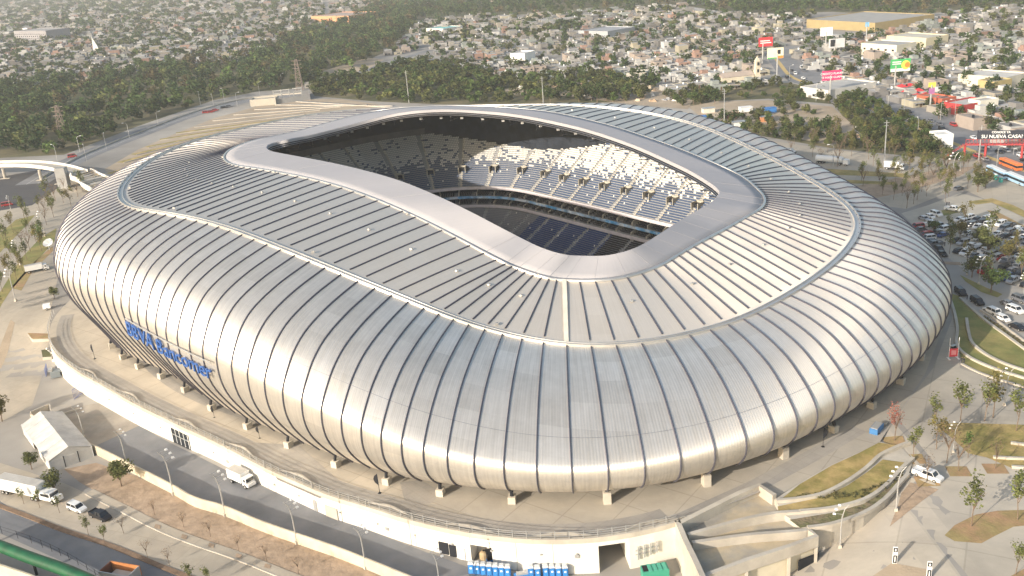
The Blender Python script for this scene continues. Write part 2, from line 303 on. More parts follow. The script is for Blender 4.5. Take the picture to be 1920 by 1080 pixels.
# reach of the belly along the visible lower edge
BOT = np.array([(150, 603), (200, 647), (283, 690), (350, 727), (420, 762), (473, 788), (523, 810), (578, 833), (633, 855), (695, 877), (765, 895), (842, 911), (926, 922), (1037, 925), (1107, 922), (1173, 914), (1237, 904), (1298, 893), (1356, 876), (1412, 860), (1465, 837), (1520, 812)], float)
def reach(k):
    best = (1e9, 1.)
    for f in np.linspace(.7, 2.0, 66):
        q = GT[k]+nrm[k]*PROF[k, -1, 0]*f; q = np.array([q[0], q[1], ZB]); x, y = proj(q)[0, :2]; yy = np.interp(x, BOT[:, 0], BOT[:, 1]); e = abs(y-yy) if 150 < x < 1505 else 999
        if e < best[0]: best = (e, f)
    return best[1] if best[0] < 12 else np.nan
KR = np.full(NS, 1.)
for k in range(NS):
    i = k/SUB
    if i < 27 or i > 133: KR[k] = reach(k)
    elif i < 60: KR[k] = 1.12
    else: KR[k] = 1.05
bad = np.isnan(KR); KR[bad] = np.interp(np.arange(NS)[bad], np.arange(NS)[~bad], KR[~bad]); KR = gsm(KR, 2.2*SUB); pass
fh = np.interp(np.arange(NS)/SUB, [78, 90, 112, 120], [0, 1, 1, 0])[:, None]; rr_ = PROF[:, :, 0]; PROF[:, :, 1] += fh*.045*np.exp(-((rr_-9)/4.)**2)-fh*.012*np.exp(-((rr_-3)/2.)**2)
tk = np.linspace(0, 1, NP_)[None, :]; PROF[:, :, 0] *= 1+(KR[:, None]-1)*np.minimum(1, .5+tk*.9); PROF[:, :, 0] *= 1-.24*np.interp(np.arange(NS)/SUB, [20, 32, 50, 62], [0, 1, 1, 0])[:, None]*smooth_((tk-.45)/.55)
SH = np.zeros((NS, NP_, 3))
for j in range(NP_):
    SH[:, j] = GT+nrm*PROF[:, j, :1]; SH[:, j, 2] = GT[:, 2]+PROF[:, j, 1]*(GT[:, 2]-ZB)
def strip(name, A, m, parent, closed=True, uv=True, smooth=True, label=None, vscale=1., umul=1.):
    """A: NS x K x 3 grid closed in the first index"""
    n, k = A.shape[:2]; V = A.reshape(-1, 3); i = np.arange(n)[:, None]; j = np.arange(k-1)[None, :]; i2 = (i+1) % n
    F = np.stack([i*k+j, i2*k+j, i2*k+j+1, i*k+j+1], -1)
    if not closed: F = F[:-1]
    F = F.reshape(-1, 4)
    ln = np.concatenate([np.zeros((n, 1)), np.cumsum(np.linalg.norm(np.diff(A, axis=1), axis=2), 1)], 1)
    ii = np.broadcast_to(i, (n, k-1)); ii = ii if closed else ii[:-1]; jj = np.broadcast_to(j, (n, k-1)); jj = jj if closed else jj[:-1]
    u = lambda a: a/SUB*umul
    UV = np.stack([np.stack([u(ii), ln[ii, jj]], -1), np.stack([u(ii+1), ln[(ii+1) % n, jj]], -1), np.stack([u(ii+1), ln[(ii+1) % n, jj+1]], -1), np.stack([u(ii), ln[ii, jj+1]], -1)], 2).reshape(-1, 2)
    me = np_mesh(name, V, F, m, uv=UV, smooth=smooth); return ob(name, me, parent)
def rib_mesh(P, N, wd, ht, m=None, flange=True):
    P = np.asarray(P); T = np.gradient(P, axis=0); T /= np.linalg.norm(T, axis=1)[:, None]; Nn = N-T*(N*T).sum(1)[:, None]; Nn /= np.linalg.norm(Nn, axis=1)[:, None]; Bn = np.cross(T, Nn)
    K = [(-.5, -.3), (-.5, .75), (0, 1.), (.5, .75), (.5, -.3)]; V = np.stack([P+Bn*wd*a+Nn*ht*b for a, b in K], 1); n = len(P); k = 5
    i = np.arange(n-1)[:, None]; j = np.arange(k-1)[None, :]; F = np.stack([i*k+j, (i+1)*k+j, (i+1)*k+j+1, i*k+j+1], -1).reshape(-1, 4)
    return V.reshape(-1, 3), F
stad = thing('stadium', 'large oval football stadium clad in ribbed stainless steel with an open roof', 'stadium', (0, 0, 0))
strip('facade_cladding', SH[:, :], M_CLAD, stad)
t = np.linspace(0, 1, 9)[None, :, None]
hump = (np.sin(np.pi*t)*.15)
GI = GT-nrm*1.0; GI[:, 2] = GT[:, 2]+.05
ROOF = RG[:, None]*(1-t)+GI[:, None]*t; ROOF[:, :, 2] += hump[:, :, 0]
strip('roof_cladding', ROOF, M_ROOF, stad)
RIM = OP[:, None]*(1-t[:, ::2])+RG[:, None]*t[:, ::2]; RIM[:, :, 2] += .35
edge = RIM[:, -1:].copy(); edge[:, :, 2] -= .5; RIM = np.concatenate([RIM, edge], 1)
strip('roof_rim', RIM, M_RIM, stad)
for i in list(range(0, 12, 2))+list(range(126, 144, 2))+[18, 27, 36, 39, 42, 45, 60, 78, 96, 111, 117, 120]:
    k = i*SUB; P = RIM[k, :-1]; ob('rim_joint', np_mesh('rim_joint', *rib_mesh(P+[0, 0, .01], np.tile([0, 0, 1.], (len(P), 1)), .12, .04), M_RIM), stad)
# light edging rail where the rim meets the roof
on = RG-OP; on[:, 2] = 0; on /= np.linalg.norm(on, axis=1)[:, None]
a = RG+on*.1; b_ = RG+on*.75; 
E_ = np.stack([a+[0, 0, .25], a+[0, 0, .5], b_+[0, 0, .42], b_+[0, 0, -.2]], 1); strip('rim_flashing', E_, M_GUT, stad)
# gutter walkway channel around the shoulder of the roof
g0 = GT-nrm*1.1; g1 = GT+nrm*.5
CH = np.stack([g0+[0, 0, -.3], g0+[0, 0, .35], g0+nrm*.25+[0, 0, .35], g0+nrm*.3+[0, 0, .1], g1-nrm*.3+[0, 0, .1], g1-nrm*.25+[0, 0, .45], g1+[0, 0, .45], g1+nrm*.15+[0, 0, -.4]], 1)
strip('gutter', CH, M_GUT, stad, smooth=False)
# inner edge: deep fascia truss seen from inside, and the dark underside of the roof
inn = -on
o0 = OP+[0, 0, .3]; FA = np.stack([o0, o0+inn*.25+[0, 0, -.1], o0+inn*.25+[0, 0, -1.0]], 1); strip('rim_fascia', FA, M_RIM, stad, smooth=False)
o3 = OP+inn*-.2+[0, 0, -2.0]
strip('inner_fascia', np.stack([OP+inn*.1+[0, 0, -.8], OP+inn*.1+[0, 0, -2.0], o3], 1), M_DARK, stad, smooth=False)
for dz in (-1.3, -1.9):
    rr = OP+inn*.35; strip('fascia_rail', np.stack([rr+[0, 0, dz], rr+inn*.15+[0, 0, dz+.12], rr+[0, 0, dz+.22]], 1), M_RIBL, stad, smooth=False)
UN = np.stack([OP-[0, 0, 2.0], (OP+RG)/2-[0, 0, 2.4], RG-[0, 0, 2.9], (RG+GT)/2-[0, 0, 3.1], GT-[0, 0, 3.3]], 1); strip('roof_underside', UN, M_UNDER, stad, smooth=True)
# under-roof trusses
for i in range(0, NR, 3):
    TR = MB(); k = i*SUB; A = OP[k]+np.array([0, 0, -2.3]); B = RG[k]+np.array([0, 0, -3.6]); TR.tube([A, B], .22, 4)
    A2 = A+np.array([0, 0, -1.5]); TR.tube([A2, B], .15, 4)
    for s in (.0, .2, .4, .6): TR.tube([A*(1-s)+B*s, A2*(1-s-.1)+B*(s+.1)], .1, 4)
    TR.ob('roof_truss', mat('truss_steel', (.055, .06, .07), .6, .3, .1), stad)
FLm = MB().box(-.5, .5, -.2, .2, -.35, .35).mesh('floodlight', mat('lamp_housing', (.55, .55, .55), .4, .2, .05))
for i in range(60, 112):
    if i % 2: continue
    k = i*SUB; p = OP[k]*.93+GT[k]*.07+np.array([0, 0, -2.9]); ob('floodlight', FLm, stad, loc=p)
# ribs
rest_v, rest_f, rn = [], [], 0
shn = np.zeros_like(SH)  # shell normals
dS = np.gradient(SH, axis=1); du = np.roll(SH, -1, 0)-np.roll(SH, 1, 0); shn = np.cross(du, dS); shn /= np.linalg.norm(shn, axis=2)[:, :, None]
if (shn[:, 12]*nrm).sum() < 0: shn = -shn
near = sorted(range(NR), key=lambda i: np.linalg.norm(SH[i*SUB, 12]-[0, 0, CAMH]))
big = set(near[:100])
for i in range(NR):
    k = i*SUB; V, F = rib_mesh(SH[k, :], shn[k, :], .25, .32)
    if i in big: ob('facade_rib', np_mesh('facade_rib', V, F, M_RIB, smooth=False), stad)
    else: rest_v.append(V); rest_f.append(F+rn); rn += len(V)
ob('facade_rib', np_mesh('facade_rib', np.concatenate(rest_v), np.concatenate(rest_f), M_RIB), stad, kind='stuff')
rest_v, rest_f, rn = [], [], 0
for i in range(NR):
    k = i*SUB; t9 = np.linspace(.012, .955, 9)[:, None]; P = RG[k]*(1-t9)+GI[k]*t9; P[:, 2] += np.sin(np.pi*t9[:, 0])*.15; N = np.tile([0, 0, 1.], (9, 1))
    V, F = rib_mesh(P, N, .25, .30)
    if i in big: ob('roof_rib', np_mesh('roof_rib', V, F, M_RIB), stad)
    else: rest_v.append(V); rest_f.append(F+rn); rn += len(V)
ob('roof_rib', np_mesh('roof_rib', np.concatenate(rest_v), np.concatenate(rest_f), M_RIB), stad, kind='stuff')
# cladding course joints, as thin proud seams along the facade
for j, col_ in ((14, 1), (29, 1), (33, 1)):
    A = SH[:, j]+shn[:, j]*.05; B = SH[:, j]*.94+SH[:, j+1]*.06+shn[:, j]*.05; strip('cladding_joint', np.stack([A, B], 1), M_RIBL, stad, smooth=False)
# roof vents and access ladder
VN = []
for i in list(range(3, 44, 3))+list(range(84, 144, 4)):
    k = i*SUB+3; s = .42; p = RG[k]*(1-s)+GI[k]*s+np.array([0, 0, .2]); b1 = MB().box(-.3, .3, -.25, .25, 0, .4, top=.8).box(-.12, .12, -.5, .5, .15, .25)
    ob('roof_vent', b1.mesh('roof_vent', M_POLE), stad, loc=p, rz=math.atan2(nrm[k, 1], nrm[k, 0]))
    for s2, nm in ((.03, 0), (.94, 0)):
        if i % 4 == 3:
            p = RG[k]*(1-s2)+GI[k]*s2+np.array([0, 0, .25]); ob('roof_vent', MB().box(-.3, .3, -.2, .2, 0, .45).mesh('roof_vent', M_GUT), stad, loc=p)
p0, p1 = RG[0]+on[0]*.9, GI[0]; d = (p1-p0); sd_ = np.array([d[1], -d[0], 0]); sd_ /= np.linalg.norm(sd_)
LD = MB(); tt = np.linspace(0, 1, 9)
for a_ in range(8):
    q0, q1 = p0+d*tt[a_], p0+d*tt[a_+1]; h0, h1 = math.sin(math.pi*tt[a_])*.15+.3, math.sin(math.pi*tt[a_+1])*.15+.3
    LD.add([q0+sd_*.5+[0, 0, h0], q0-sd_*.5+[0, 0, h0], q1-sd_*.5+[0, 0, h1], q1+sd_*.5+[0, 0, h1]], [(0, 1, 2, 3)])
LD.ob('roof_walkway', mat('walkway', (.62, .58, .5), .7), stad)
# support pedestals under the shell
for i in range(2, NR, 3):
    k = i*SUB; p = SH[k, -1]+nrm[k]*.5; ang = math.atan2(nrm[k, 1], nrm[k, 0]); hh = 1.9
    if i in (137, 140, 143) : hh = 3.2
    pd = MB().box(-.85, .85, -.75, .75, -.3, hh*.8, top=.97)
    pe = ob('support_pedestal', pd.mesh('support_pedestal', M_CONCW), stad, loc=(p[0], p[1], 0), rz=ang); MB().tube([(.2, 0, hh*.8), (-.5, 0, hh+1.6)], .35, 6).ob('steel_strut', M_DARK, pe)
# lower glazed wall set back beneath the shell
BW = GT-nrm*3; lw = np.stack([np.column_stack([BW[:, :2], np.full(NS, z_)]) for z_ in (-.3, 5.6)], 1); strip('base_wall', lw, M_WHITE, stad, smooth=False)
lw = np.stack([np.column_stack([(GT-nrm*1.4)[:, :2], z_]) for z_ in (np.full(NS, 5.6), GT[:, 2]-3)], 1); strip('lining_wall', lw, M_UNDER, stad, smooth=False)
sof = np.stack([SH[:, -1]+[0, 0, .1], np.column_stack([BW[:, :2], np.full(NS, 5.5)])], 1); strip('soffit', sof, mat('soffit', (.25, .24, .22), .8), stad)
# ------------------------------------------------------------------ seating bowl
AX = np.array([.611, -.79]); AC = np.array([.79, .611])
def LW(a, c, z): a = np.asarray(a, float); c = np.asarray(c, float); return np.stack([a*AX[0]+c*AC[0], 278+a*AX[1]+c*AC[1], np.broadcast_to(z, a.shape)], -1)
CXB = -17.
def rr_path(off, hx=79, hy=57, r=38, n=480):
    """rounded rectangle offset outwards, same parameter for every offset (core straight + corner arcs)"""
    sx, sy = hx-r, hy-r; L = [2*sx, math.pi/2*r, 2*sy, math.pi/2*r]*2; tot = sum(L); out = []; nr = []
    C4 = [(sx, sy), (sx, -sy), (-sx, -sy), (-sx, sy)]
    for s in np.arange(n)/n*tot:
        k = 0
        while s > L[k]: s -= L[k]; k += 1
        e = k//2 % 4; f = s/L[k]
        if k % 2 == 0:
            st_ = [(-sx, sy), (sx, sy), (sx, -sy), (-sx, -sy)][e]; en = [(sx, sy), (sx, -sy), (-sx, -sy), (-sx, sy)][e]; N = [(0, 1), (1, 0), (0, -1), (-1, 0)][e]
            p = (st_[0]+(en[0]-st_[0])*f+N[0]*(r+off), st_[1]+(en[1]-st_[1])*f+N[1]*(r+off))
        else:
            c0 = C4[e]; a0 = [math.pi/2, 0, -math.pi/2, -math.pi][e]; an = a0-f*math.pi/2; N = (math.cos(an), math.sin(an)); p = (c0[0]+N[0]*(r+off), c0[1]+N[1]*(r+off))
        out.append(p); nr.append(N)
    return np.array(out)+[CXB, 0], np.array(nr)
def zdip(a, z, c=None): return 10+(z-10)*(1-.5*smooth_((a-25)/50.)-(0 if c is None else .38*smooth_((a-15)/40.)*smooth_((10-np.asarray(c))/20.)))
M_TIER = mat('tier_concrete', (.36, .36, .36), .85, 0, .1, .5)
def tier(name, rows, off0, z0, dp, dz, zfun=None, n=480, **kk):
    P = []
    for r in range(rows+1):
        p, _ = rr_path(off0+r*dp, n=n, **kk); z = z0+r*dz; za = zfun(p[:, 0], z, p[:, 1]) if zfun else np.full(n, z); zb = zfun(p[:, 0], z+dz, p[:, 1]) if zfun else np.full(n, z+dz)
        P.append(np.column_stack([p, za])); P.append(np.column_stack([p, zb]))
    G = np.stack(P, 1); W = np.empty_like(G); W[..., 0] = G[..., 0]*AX[0]+G[..., 1]*AC[0]; W[..., 1] = 278+G[..., 0]*AX[1]+G[..., 1]*AC[1]; W[..., 2] = G[..., 2]
    nn, k = W.shape[:2]; i = np.arange(nn)[:, None]; j = np.arange(k-1)[None, :]; F = np.stack([i*k+j, i*k+j+1, ((i+1) % nn)*k+j+1, ((i+1) % nn)*k+j], -1).reshape(-1, 4)
    return ob(name, np_mesh(name, W.reshape(-1, 3), F, M_TIER), stad)
UR, UDP, UDZ = 30, .86, .58
tier('upper_tier', UR, 0, 10, UDP, UDZ, zdip); tier('lower_tier', 16, -14.5, -5.5, .85, .42)
def seats(name, rows, off0, z0, dp, dz, colf, zfun=None, sp=.56, cmin=-25, aisle=44, aw=1.5):
    V = []; C = []
    for r in range(rows):
        p, N = rr_path(off0+r*dp+.35, n=2400); L = np.linalg.norm(np.roll(p, -1, 0)-p, axis=1).sum(); n = int(L/sp)
        p, N = rr_path(off0+r*dp+.35, n=n); z = z0+(r+1)*dz; za = zfun(p[:, 0], z, p[:, 1]) if zfun else np.full(n, z)
        u = np.arange(n)/n; ph = (u*aisle) % 1; wid = aw/(L/aisle); ok = (ph > wid) & (p[:, 1] > cmin)
        p, N, za, u, ph = p[ok], N[ok], za[ok], u[ok], ph[ok]; T = np.stack([N[:, 1], -N[:, 0]], 1); h = sp*.44
        c = colf(r, rows, u, p)
        for (o1, y1), (o2, y2) in (((.02, .42), (.36, .40)), ((.36, .40), (.44, .86))):
            q0 = p+N*o1; q1 = p+N*o2
            V.append(np.stack([np.column_stack([q0-T*h, za+y1]), np.column_stack([q0+T*h, za+y1]), np.column_stack([q1+T*h, za+y2]), np.column_stack([q1-T*h, za+y2])], 1)); C.append(c)
    V = np.concatenate(V); C = np.concatenate(C); X = V.copy(); X[..., 0] = V[..., 0]*AX[0]+V[..., 1]*AC[0]; X[..., 1] = 278+V[..., 0]*AX[1]+V[..., 1]*AC[1]
    ob(name, np_mesh(name, X.reshape(-1, 3), np.arange(len(X)*4).reshape(-1, 4), mat('seat_plastic', (1, 1, 1), .5, 0, .05, attr='col'), colors=C), stad, kind='stuff')
WH = np.array([.76, .74, .69]); NV = np.array([.05, .075, .135]); LG = np.array([.42, .43, .46])
def cu(r, rows, u, p):
    f = r/rows; n = len(u); g = rng.random(n); g2 = np.repeat(rng.random(n//2+1), 2)[:n]
    pw = np.interp(f, [0, .28, .40, .52, .7, 1], [.0, .02, .15, .8, .9, .97]); w_ = g2 < pw
    c = np.where(w_[:, None], WH, NV*(1+g[:, None]*.5))
    if r % 1 == 0 and f < .3: c = np.where((g > .985)[:, None], WH, NV*1.3)
    return c
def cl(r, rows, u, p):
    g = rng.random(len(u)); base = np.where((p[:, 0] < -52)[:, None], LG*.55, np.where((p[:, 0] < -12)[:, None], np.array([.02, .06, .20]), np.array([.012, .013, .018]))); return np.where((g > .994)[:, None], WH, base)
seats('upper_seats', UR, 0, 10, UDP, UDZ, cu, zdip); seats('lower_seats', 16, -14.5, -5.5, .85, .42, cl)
# aisle stairs, vomitories, barriers on the upper tier
M_AISLE = mat('aisle_step', (.50, .46, .38), .8, 0, .08)
NA = 44
def path_at(off, u, m=4800, _c={}):
    if off not in _c: _c[off] = rr_path(off, n=m)
    p, N = _c[off]; i = int(u*m) % m; return p[i], N[i]
def w3(p, z): return (p[0]*AX[0]+p[1]*AC[0], 278+p[0]*AX[1]+p[1]*AC[1], z)
for k in range(NA):
    A = MB(); ok = True
    for r in range(UR):
        pp, Nn = path_at(round(r*UDP, 3), (k+.13)/NA); Tn = (Nn[1], -Nn[0]); z = zdip(pp[0], 10+(r+1)*UDZ, pp[1])
        if pp[1] < -25: ok = False; break
        for s_, dz_ in ((0, .12), (.43, .44)):
            q = [(pp[0]+Nn[0]*(s_+a)+Tn[0]*b, pp[1]+Nn[1]*(s_+a)+Tn[1]*b) for a, b in ((0, -.45), (0, .45), (.43, .45), (.43, -.45))]
            A.add([w3(x, z) for x in q]+[w3(x, z+dz_) for x in q], [(4, 5, 6, 7), (0, 1, 5, 4), (1, 2, 6, 5), (3, 0, 4, 7)])
    if not ok or A.n < 40: continue
    A.ob('aisle_stair', M_AISLE, stad)
    r0 = 7; pp, Nn = path_at(round(r0*UDP, 3), (k+.13)/NA); Tn = (Nn[1], -Nn[0]); z = zdip(pp[0], 10+r0*UDZ, pp[1])
    Vb = MB()
    def bx(a0, a1, b0, b1, z0, z1):
        q = [(pp[0]+Nn[0]*a+Tn[0]*b, pp[1]+Nn[1]*a+Tn[1]*b) for a, b in ((a0, b0), (a0, b1), (a1, b1), (a1, b0))]
        Vb.add([w3(x, z0) for x in q]+[w3(x, z1) for x in q], [(4, 5, 6, 7), (0, 1, 5, 4), (1, 2, 6, 5), (2, 3, 7, 6), (3, 0, 4, 7)])
    bx(0, 3.2, -1.5, -1.25, z, z+3.1); bx(0, 3.2, 1.25, 1.5, z, z+3.1); bx(2.9, 3.2, -1.5, 1.5, z, z+3.3)
    vo = Vb.ob('vomitory', M_AISLE, stad)
    Vb = MB(); bx(1.2, 2.9, -1.2, 1.2, z, z+2.6); Vb.ob('opening', M_DARK, vo)
# suites level: fascias with ribbon boards and terraces of dark seats between the tiers
def band(name, off, z0, z1, m, th=.25):
    p, N = rr_path(off); q = p-N*th
    W = lambda a, z: np.column_stack([a[:, 0]*AX[0]+a[:, 1]*AC[0], 278+a[:, 0]*AX[1]+a[:, 1]*AC[1], np.full(len(a), z)])
    A = np.stack([W(p, z1), W(q, z1), W(q, z0), W(p, z0)], 1); n, k = A.shape[:2]; i = np.arange(n)[:, None]; j = np.arange(3)[None, :]
    F = np.stack([i*k+j, i*k+j+1, ((i+1) % n)*k+j+1, ((i+1) % n)*k+j], -1).reshape(-1, 4); return ob(name, np_mesh(name, A.reshape(-1, 3), F, m), stad)
def floor_band(name, o0, o1, z, m, z1=None):
    p, _ = rr_path(o0); q, _ = rr_path(o1); z1 = z if z1 is None else z1
    W = lambda a, z: np.column_stack([a[:, 0]*AX[0]+a[:, 1]*AC[0], 278+a[:, 0]*AX[1]+a[:, 1]*AC[1], np.full(len(a), z)])
    A = np.stack([W(p, z), W(q, z1)], 1); n = len(A); i = np.arange(n)[:, None]; F = np.stack([i*2, i*2+1, ((i+1) % n)*2+1, ((i+1) % n)*2], -1).reshape(-1, 4)
    return ob(name, np_mesh(name, A.reshape(-1, 3), F, m), stad)
M_RIBB = mat('ribbon_board', (.10, .34, .62), .5, 0, .5, .35, col2=(.55, .62, .68)); M_FASC = mat('fascia_pale', (.60, .55, .56), .7, 0, .12, .8)
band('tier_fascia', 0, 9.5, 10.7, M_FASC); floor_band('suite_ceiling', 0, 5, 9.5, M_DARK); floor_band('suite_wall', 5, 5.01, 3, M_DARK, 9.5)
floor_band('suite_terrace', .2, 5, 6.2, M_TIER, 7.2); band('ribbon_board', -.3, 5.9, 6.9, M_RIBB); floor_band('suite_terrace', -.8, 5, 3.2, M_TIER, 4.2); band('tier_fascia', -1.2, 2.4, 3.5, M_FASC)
floor_band('concourse_wall', .5, .52, .9, mat('concourse_wall', (.40, .38, .34), .8, 0, .3, .25), 2.6)
for o0, z0 in ((.4, 6.45), (-.6, 3.45)):
    V = []
    for r in range(3):
        p, N = rr_path(o0+r*1.1, n=700); T = np.stack([N[:, 1], -N[:, 0]], 1)
        ok = (np.arange(700) % 10 > 1) & (p[:, 1] > -25); p, N, T = p[ok], N[ok], T[ok]
        for a, b, c, d in ((0, .45, .4, .45), (.4, .45, .5, .95)):
            X = np.stack([np.column_stack([p+N*a-T*.3, np.full(len(p), z0+r*.25+b)]), np.column_stack([p+N*a+T*.3, np.full(len(p), z0+r*.25+b)]), np.column_stack([p+N*c+T*.3, np.full(len(p), z0+r*.25+d)]), np.column_stack([p+N*c-T*.3, np.full(len(p), z0+r*.25+d)])], 1); V.append(X)
    V = np.concatenate(V); X = V.copy(); X[..., 0] = V[..., 0]*AX[0]+V[..., 1]*AC[0]; X[..., 1] = 278+V[..., 0]*AX[1]+V[..., 1]*AC[1]
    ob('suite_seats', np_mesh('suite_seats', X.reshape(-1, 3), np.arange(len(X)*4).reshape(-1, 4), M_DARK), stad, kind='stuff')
for k in range(66):
    pp, Nn = path_at(.2, (k+.5)/66)
    if pp[1] < -20: continue
    Vb = MB(); Tn = (Nn[1], -Nn[0])
    for z0, z1, a0 in ((3.3, 5.9, -.5), (6.3, 9.5, .2)):
        q = [(pp[0]+Nn[0]*a+Tn[0]*b, pp[1]+Nn[1]*a+Tn[1]*b) for a, b in ((a0, -.2), (a0, .2), (5, .2), (5, -.2))]
        Vb.add([w3(x, z0) for x in q]+[w3(q[0], z1-1.6), w3(q[1], z1-1.6), w3(q[2], z1), w3(q[3], z1)], [(4, 5, 6, 7), (0, 1, 5, 4), (1, 2, 6, 5), (3, 0, 4, 7)])
    Vb.ob('suite_divider', M_AISLE, stad)
# back wall above upper tier
pt, _ = rr_path(UR*UDP+.9); W = lambda a, z: np.column_stack([a[:, 0]*AX[0]+a[:, 1]*AC[0], 278+a[:, 0]*AX[1]+a[:, 1]*AC[1], z])
zb = zdip(pt[:, 0], np.full(len(pt), 10+UR*UDZ), pt[:, 1]); A = np.stack([W(pt, zb-1), W(pt, zb+3.2)], 1); n = len(A); i = np.arange(n)[:, None]
ob('back_wall', np_mesh('back_wall', A.reshape(-1, 3), np.stack([i*2, i*2+1, ((i+1) % n)*2+1, ((i+1) % n)*2], -1).reshape(-1, 4), mat('back_wall', (.16, .15, .14), .8, 0, .2)), stad)
# playing field, partly covered, with stage
p, _ = rr_path(-13.8); Wf = W(p, np.full(len(p), -5.6)); ob('field', np_mesh('field', Wf, [list(range(len(Wf)))[::-1]], mat('field_cover', (.028, .036, .05), .9, 0, .3, .2)), stad)
stg = MB(); 
for a0, a1, c0, c1, z in ((5, 22, 18, 33, .8), (-12, -4, 10, 36, .3), (-30, -27, 20, 42, .3), (25, 29, 10, 40, .3)):
    q = [(a0, c0), (a1, c0), (a1, c1), (a0, c1)]; stg.add([w3(x, -5.5) for x in q]+[w3(x, -5.5+z) for x in q], [(4, 5, 6, 7), (0, 1, 5, 4), (1, 2, 6, 5), (2, 3, 7, 6), (3, 0, 4, 7)])
stg.ob('stage_platform', mat('stage_grey', (.20, .20, .20), .8, 0, .2), stad)
# ------------------------------------------------------------------ sign on the facade (letters mounted on rails)
flat = SH[:, ::1].reshape(-1, 3); PJ = proj(flat); vis = ((shn.reshape(-1, 3))*(np.array([0, 0, CAMH])-flat)).sum(1) > 0
def hit(x, y):
    d = (PJ[:, 0]-x)**2+(PJ[:, 1]-y)**2; d = np.where(vis, d, 1e9); k = np.argsort(d)[:6]; ww = 1/(d[k]+1); return (flat[k]*ww[:, None]).sum(0)/ww.sum()
sg = ob('facade_sign', None, stad); M_BLUE = mat('sign_blue', (.028, .10, .33), .45, 0, .05, spec=.5)
anc = [hit(x, y) for x, y in ((254, 628), (292, 641), (328, 653), (364, 668), (402, 682))]
an2 = []; LH = 4.3
for a_ in anc:      # stand clear of the leaning shell over the whole letter height
    k = int(np.argmin(((flat-a_)**2).sum(1)))//NP_; P_ = SH[k]; zok = np.abs(P_[:, 2]-a_[2]) < LH*.5+1.2; an2.append(a_+nrm[k]*(max(0., ((P_[zok]-a_)@nrm[k]).max())+.9))
anc = an2; az_ = np.mean([a_[2] for a_ in anc])-LH*.5
path = np.array(cr([a_[:2] for a_ in anc], 12)); path = np.array([path[0]*(1-t_)+path[-1]*t_ for t_ in np.linspace(0, 1, len(path))])*.5+path*.5
cum = np.concatenate([[0], np.cumsum(np.linalg.norm(np.diff(path, axis=0), axis=1))])
TXT = 'BBVA Bancomer'; LH = 4.3
fc = bpy.data.curves.new('letter', 'FONT')
def letter_mesh(ch, size, ext, off):
    c = bpy.data.curves.new('letter', 'FONT'); c.body = ch; c.size = size; c.extrude = ext; c.offset = off; c.resolution_u = 3
    o = bpy.data.objects.new('tmp', c); COL.objects.link(o); dg = bpy.context.evaluated_depsgraph_get(); me = bpy.data.meshes.new_from_object(o.evaluated_get(dg)); COL.objects.unlink(o); bpy.data.objects.remove(o); return me
adv = []; meshes = []
for i, ch in enumerate(TXT):
    if ch == ' ': meshes.append(None); adv.append(.25*LH); continue
    me = letter_mesh(ch, LH*(1.25 if i < 4 else 1.18), .2, .02 if i < 4 else -.0); xs = [v.co.x for v in me.vertices]; x0 = min(xs); wd = max(xs)-x0
    for v in me.vertices: v.co.x -= x0
    meshes.append(me); adv.append(wd+(-.08 if ch == 'V' else .08)*LH)
tot = sum(adv); kx = cum[-1]/tot; pos = 0
for i, (me, ad_) in enumerate(zip(meshes, adv)):
    s0 = pos*kx; pos += ad_
    if me is None: continue
    P_ = np.array([np.interp(s0, cum, path[:, 0]), np.interp(s0, cum, path[:, 1])]); Q_ = np.array([np.interp(s0+ad_*kx, cum, path[:, 0]), np.interp(s0+ad_*kx, cum, path[:, 1])]); ang = math.atan2(*(Q_-P_)[::-1])
    me.materials.clear(); me.materials.append(M_BLUE)
    o = ob('letter', me, sg, loc=(P_[0], P_[1], az_)); o.rotation_euler = (math.pi/2, 0, ang); o.scale = (kx, 1, 1)
for dz in (LH*.98,):
    MB().tube([(x, y, az_+dz) for x, y in path[::4]], .16, 5).ob('mounting_rail', M_POLE, sg)
exec_after = []
# ------------------------------------------------------------------ PLAZA, walls, terraces
def gp(x, y):
    z = 0.
    for _ in range(25): p = bp(x, y, z); z = .5*z+.5*tz1(p)
    p[2] = tz1(p); return p
def TZ(P): return np.array([tz1(p) for p in P])
def GP(pts): return [gp(*p)[:2] for p in pts]
def head(p, q): return math.atan2(q[1]-p[1], q[0]-p[0])
RAILPX = [(150, 545), (122, 572), (103, 594), (94, 615), (93, 635), (101, 658), (119, 680), (150, 703), (190, 726), (250, 760), (300, 785), (350, 809), (400, 832), (450, 858), (500, 884), (560, 911), (620, 936), (690, 957), (760, 979), (830, 996), (900, 1009), (990, 1018), (1080, 1018), (1160, 1010), (1230, 996), (1268, 985)]
RAIL = [np.array(p) for p in cr(P2(RAILPX), 4)]
EDGE2 = P2([(1310, 968), (1385, 930), (1424, 916), (1452, 935), (1500, 905), (1560, 870), (1610, 848), (1650, 828)])
outer = list(RAIL)+[np.array(p) for p in EDGE2]+P2([(1735, 700), (1790, 560), (1760, 480), (1640, 380)])
inner_k = list(range(0, NS, 12)); C_ = GT.mean(0)[:2]
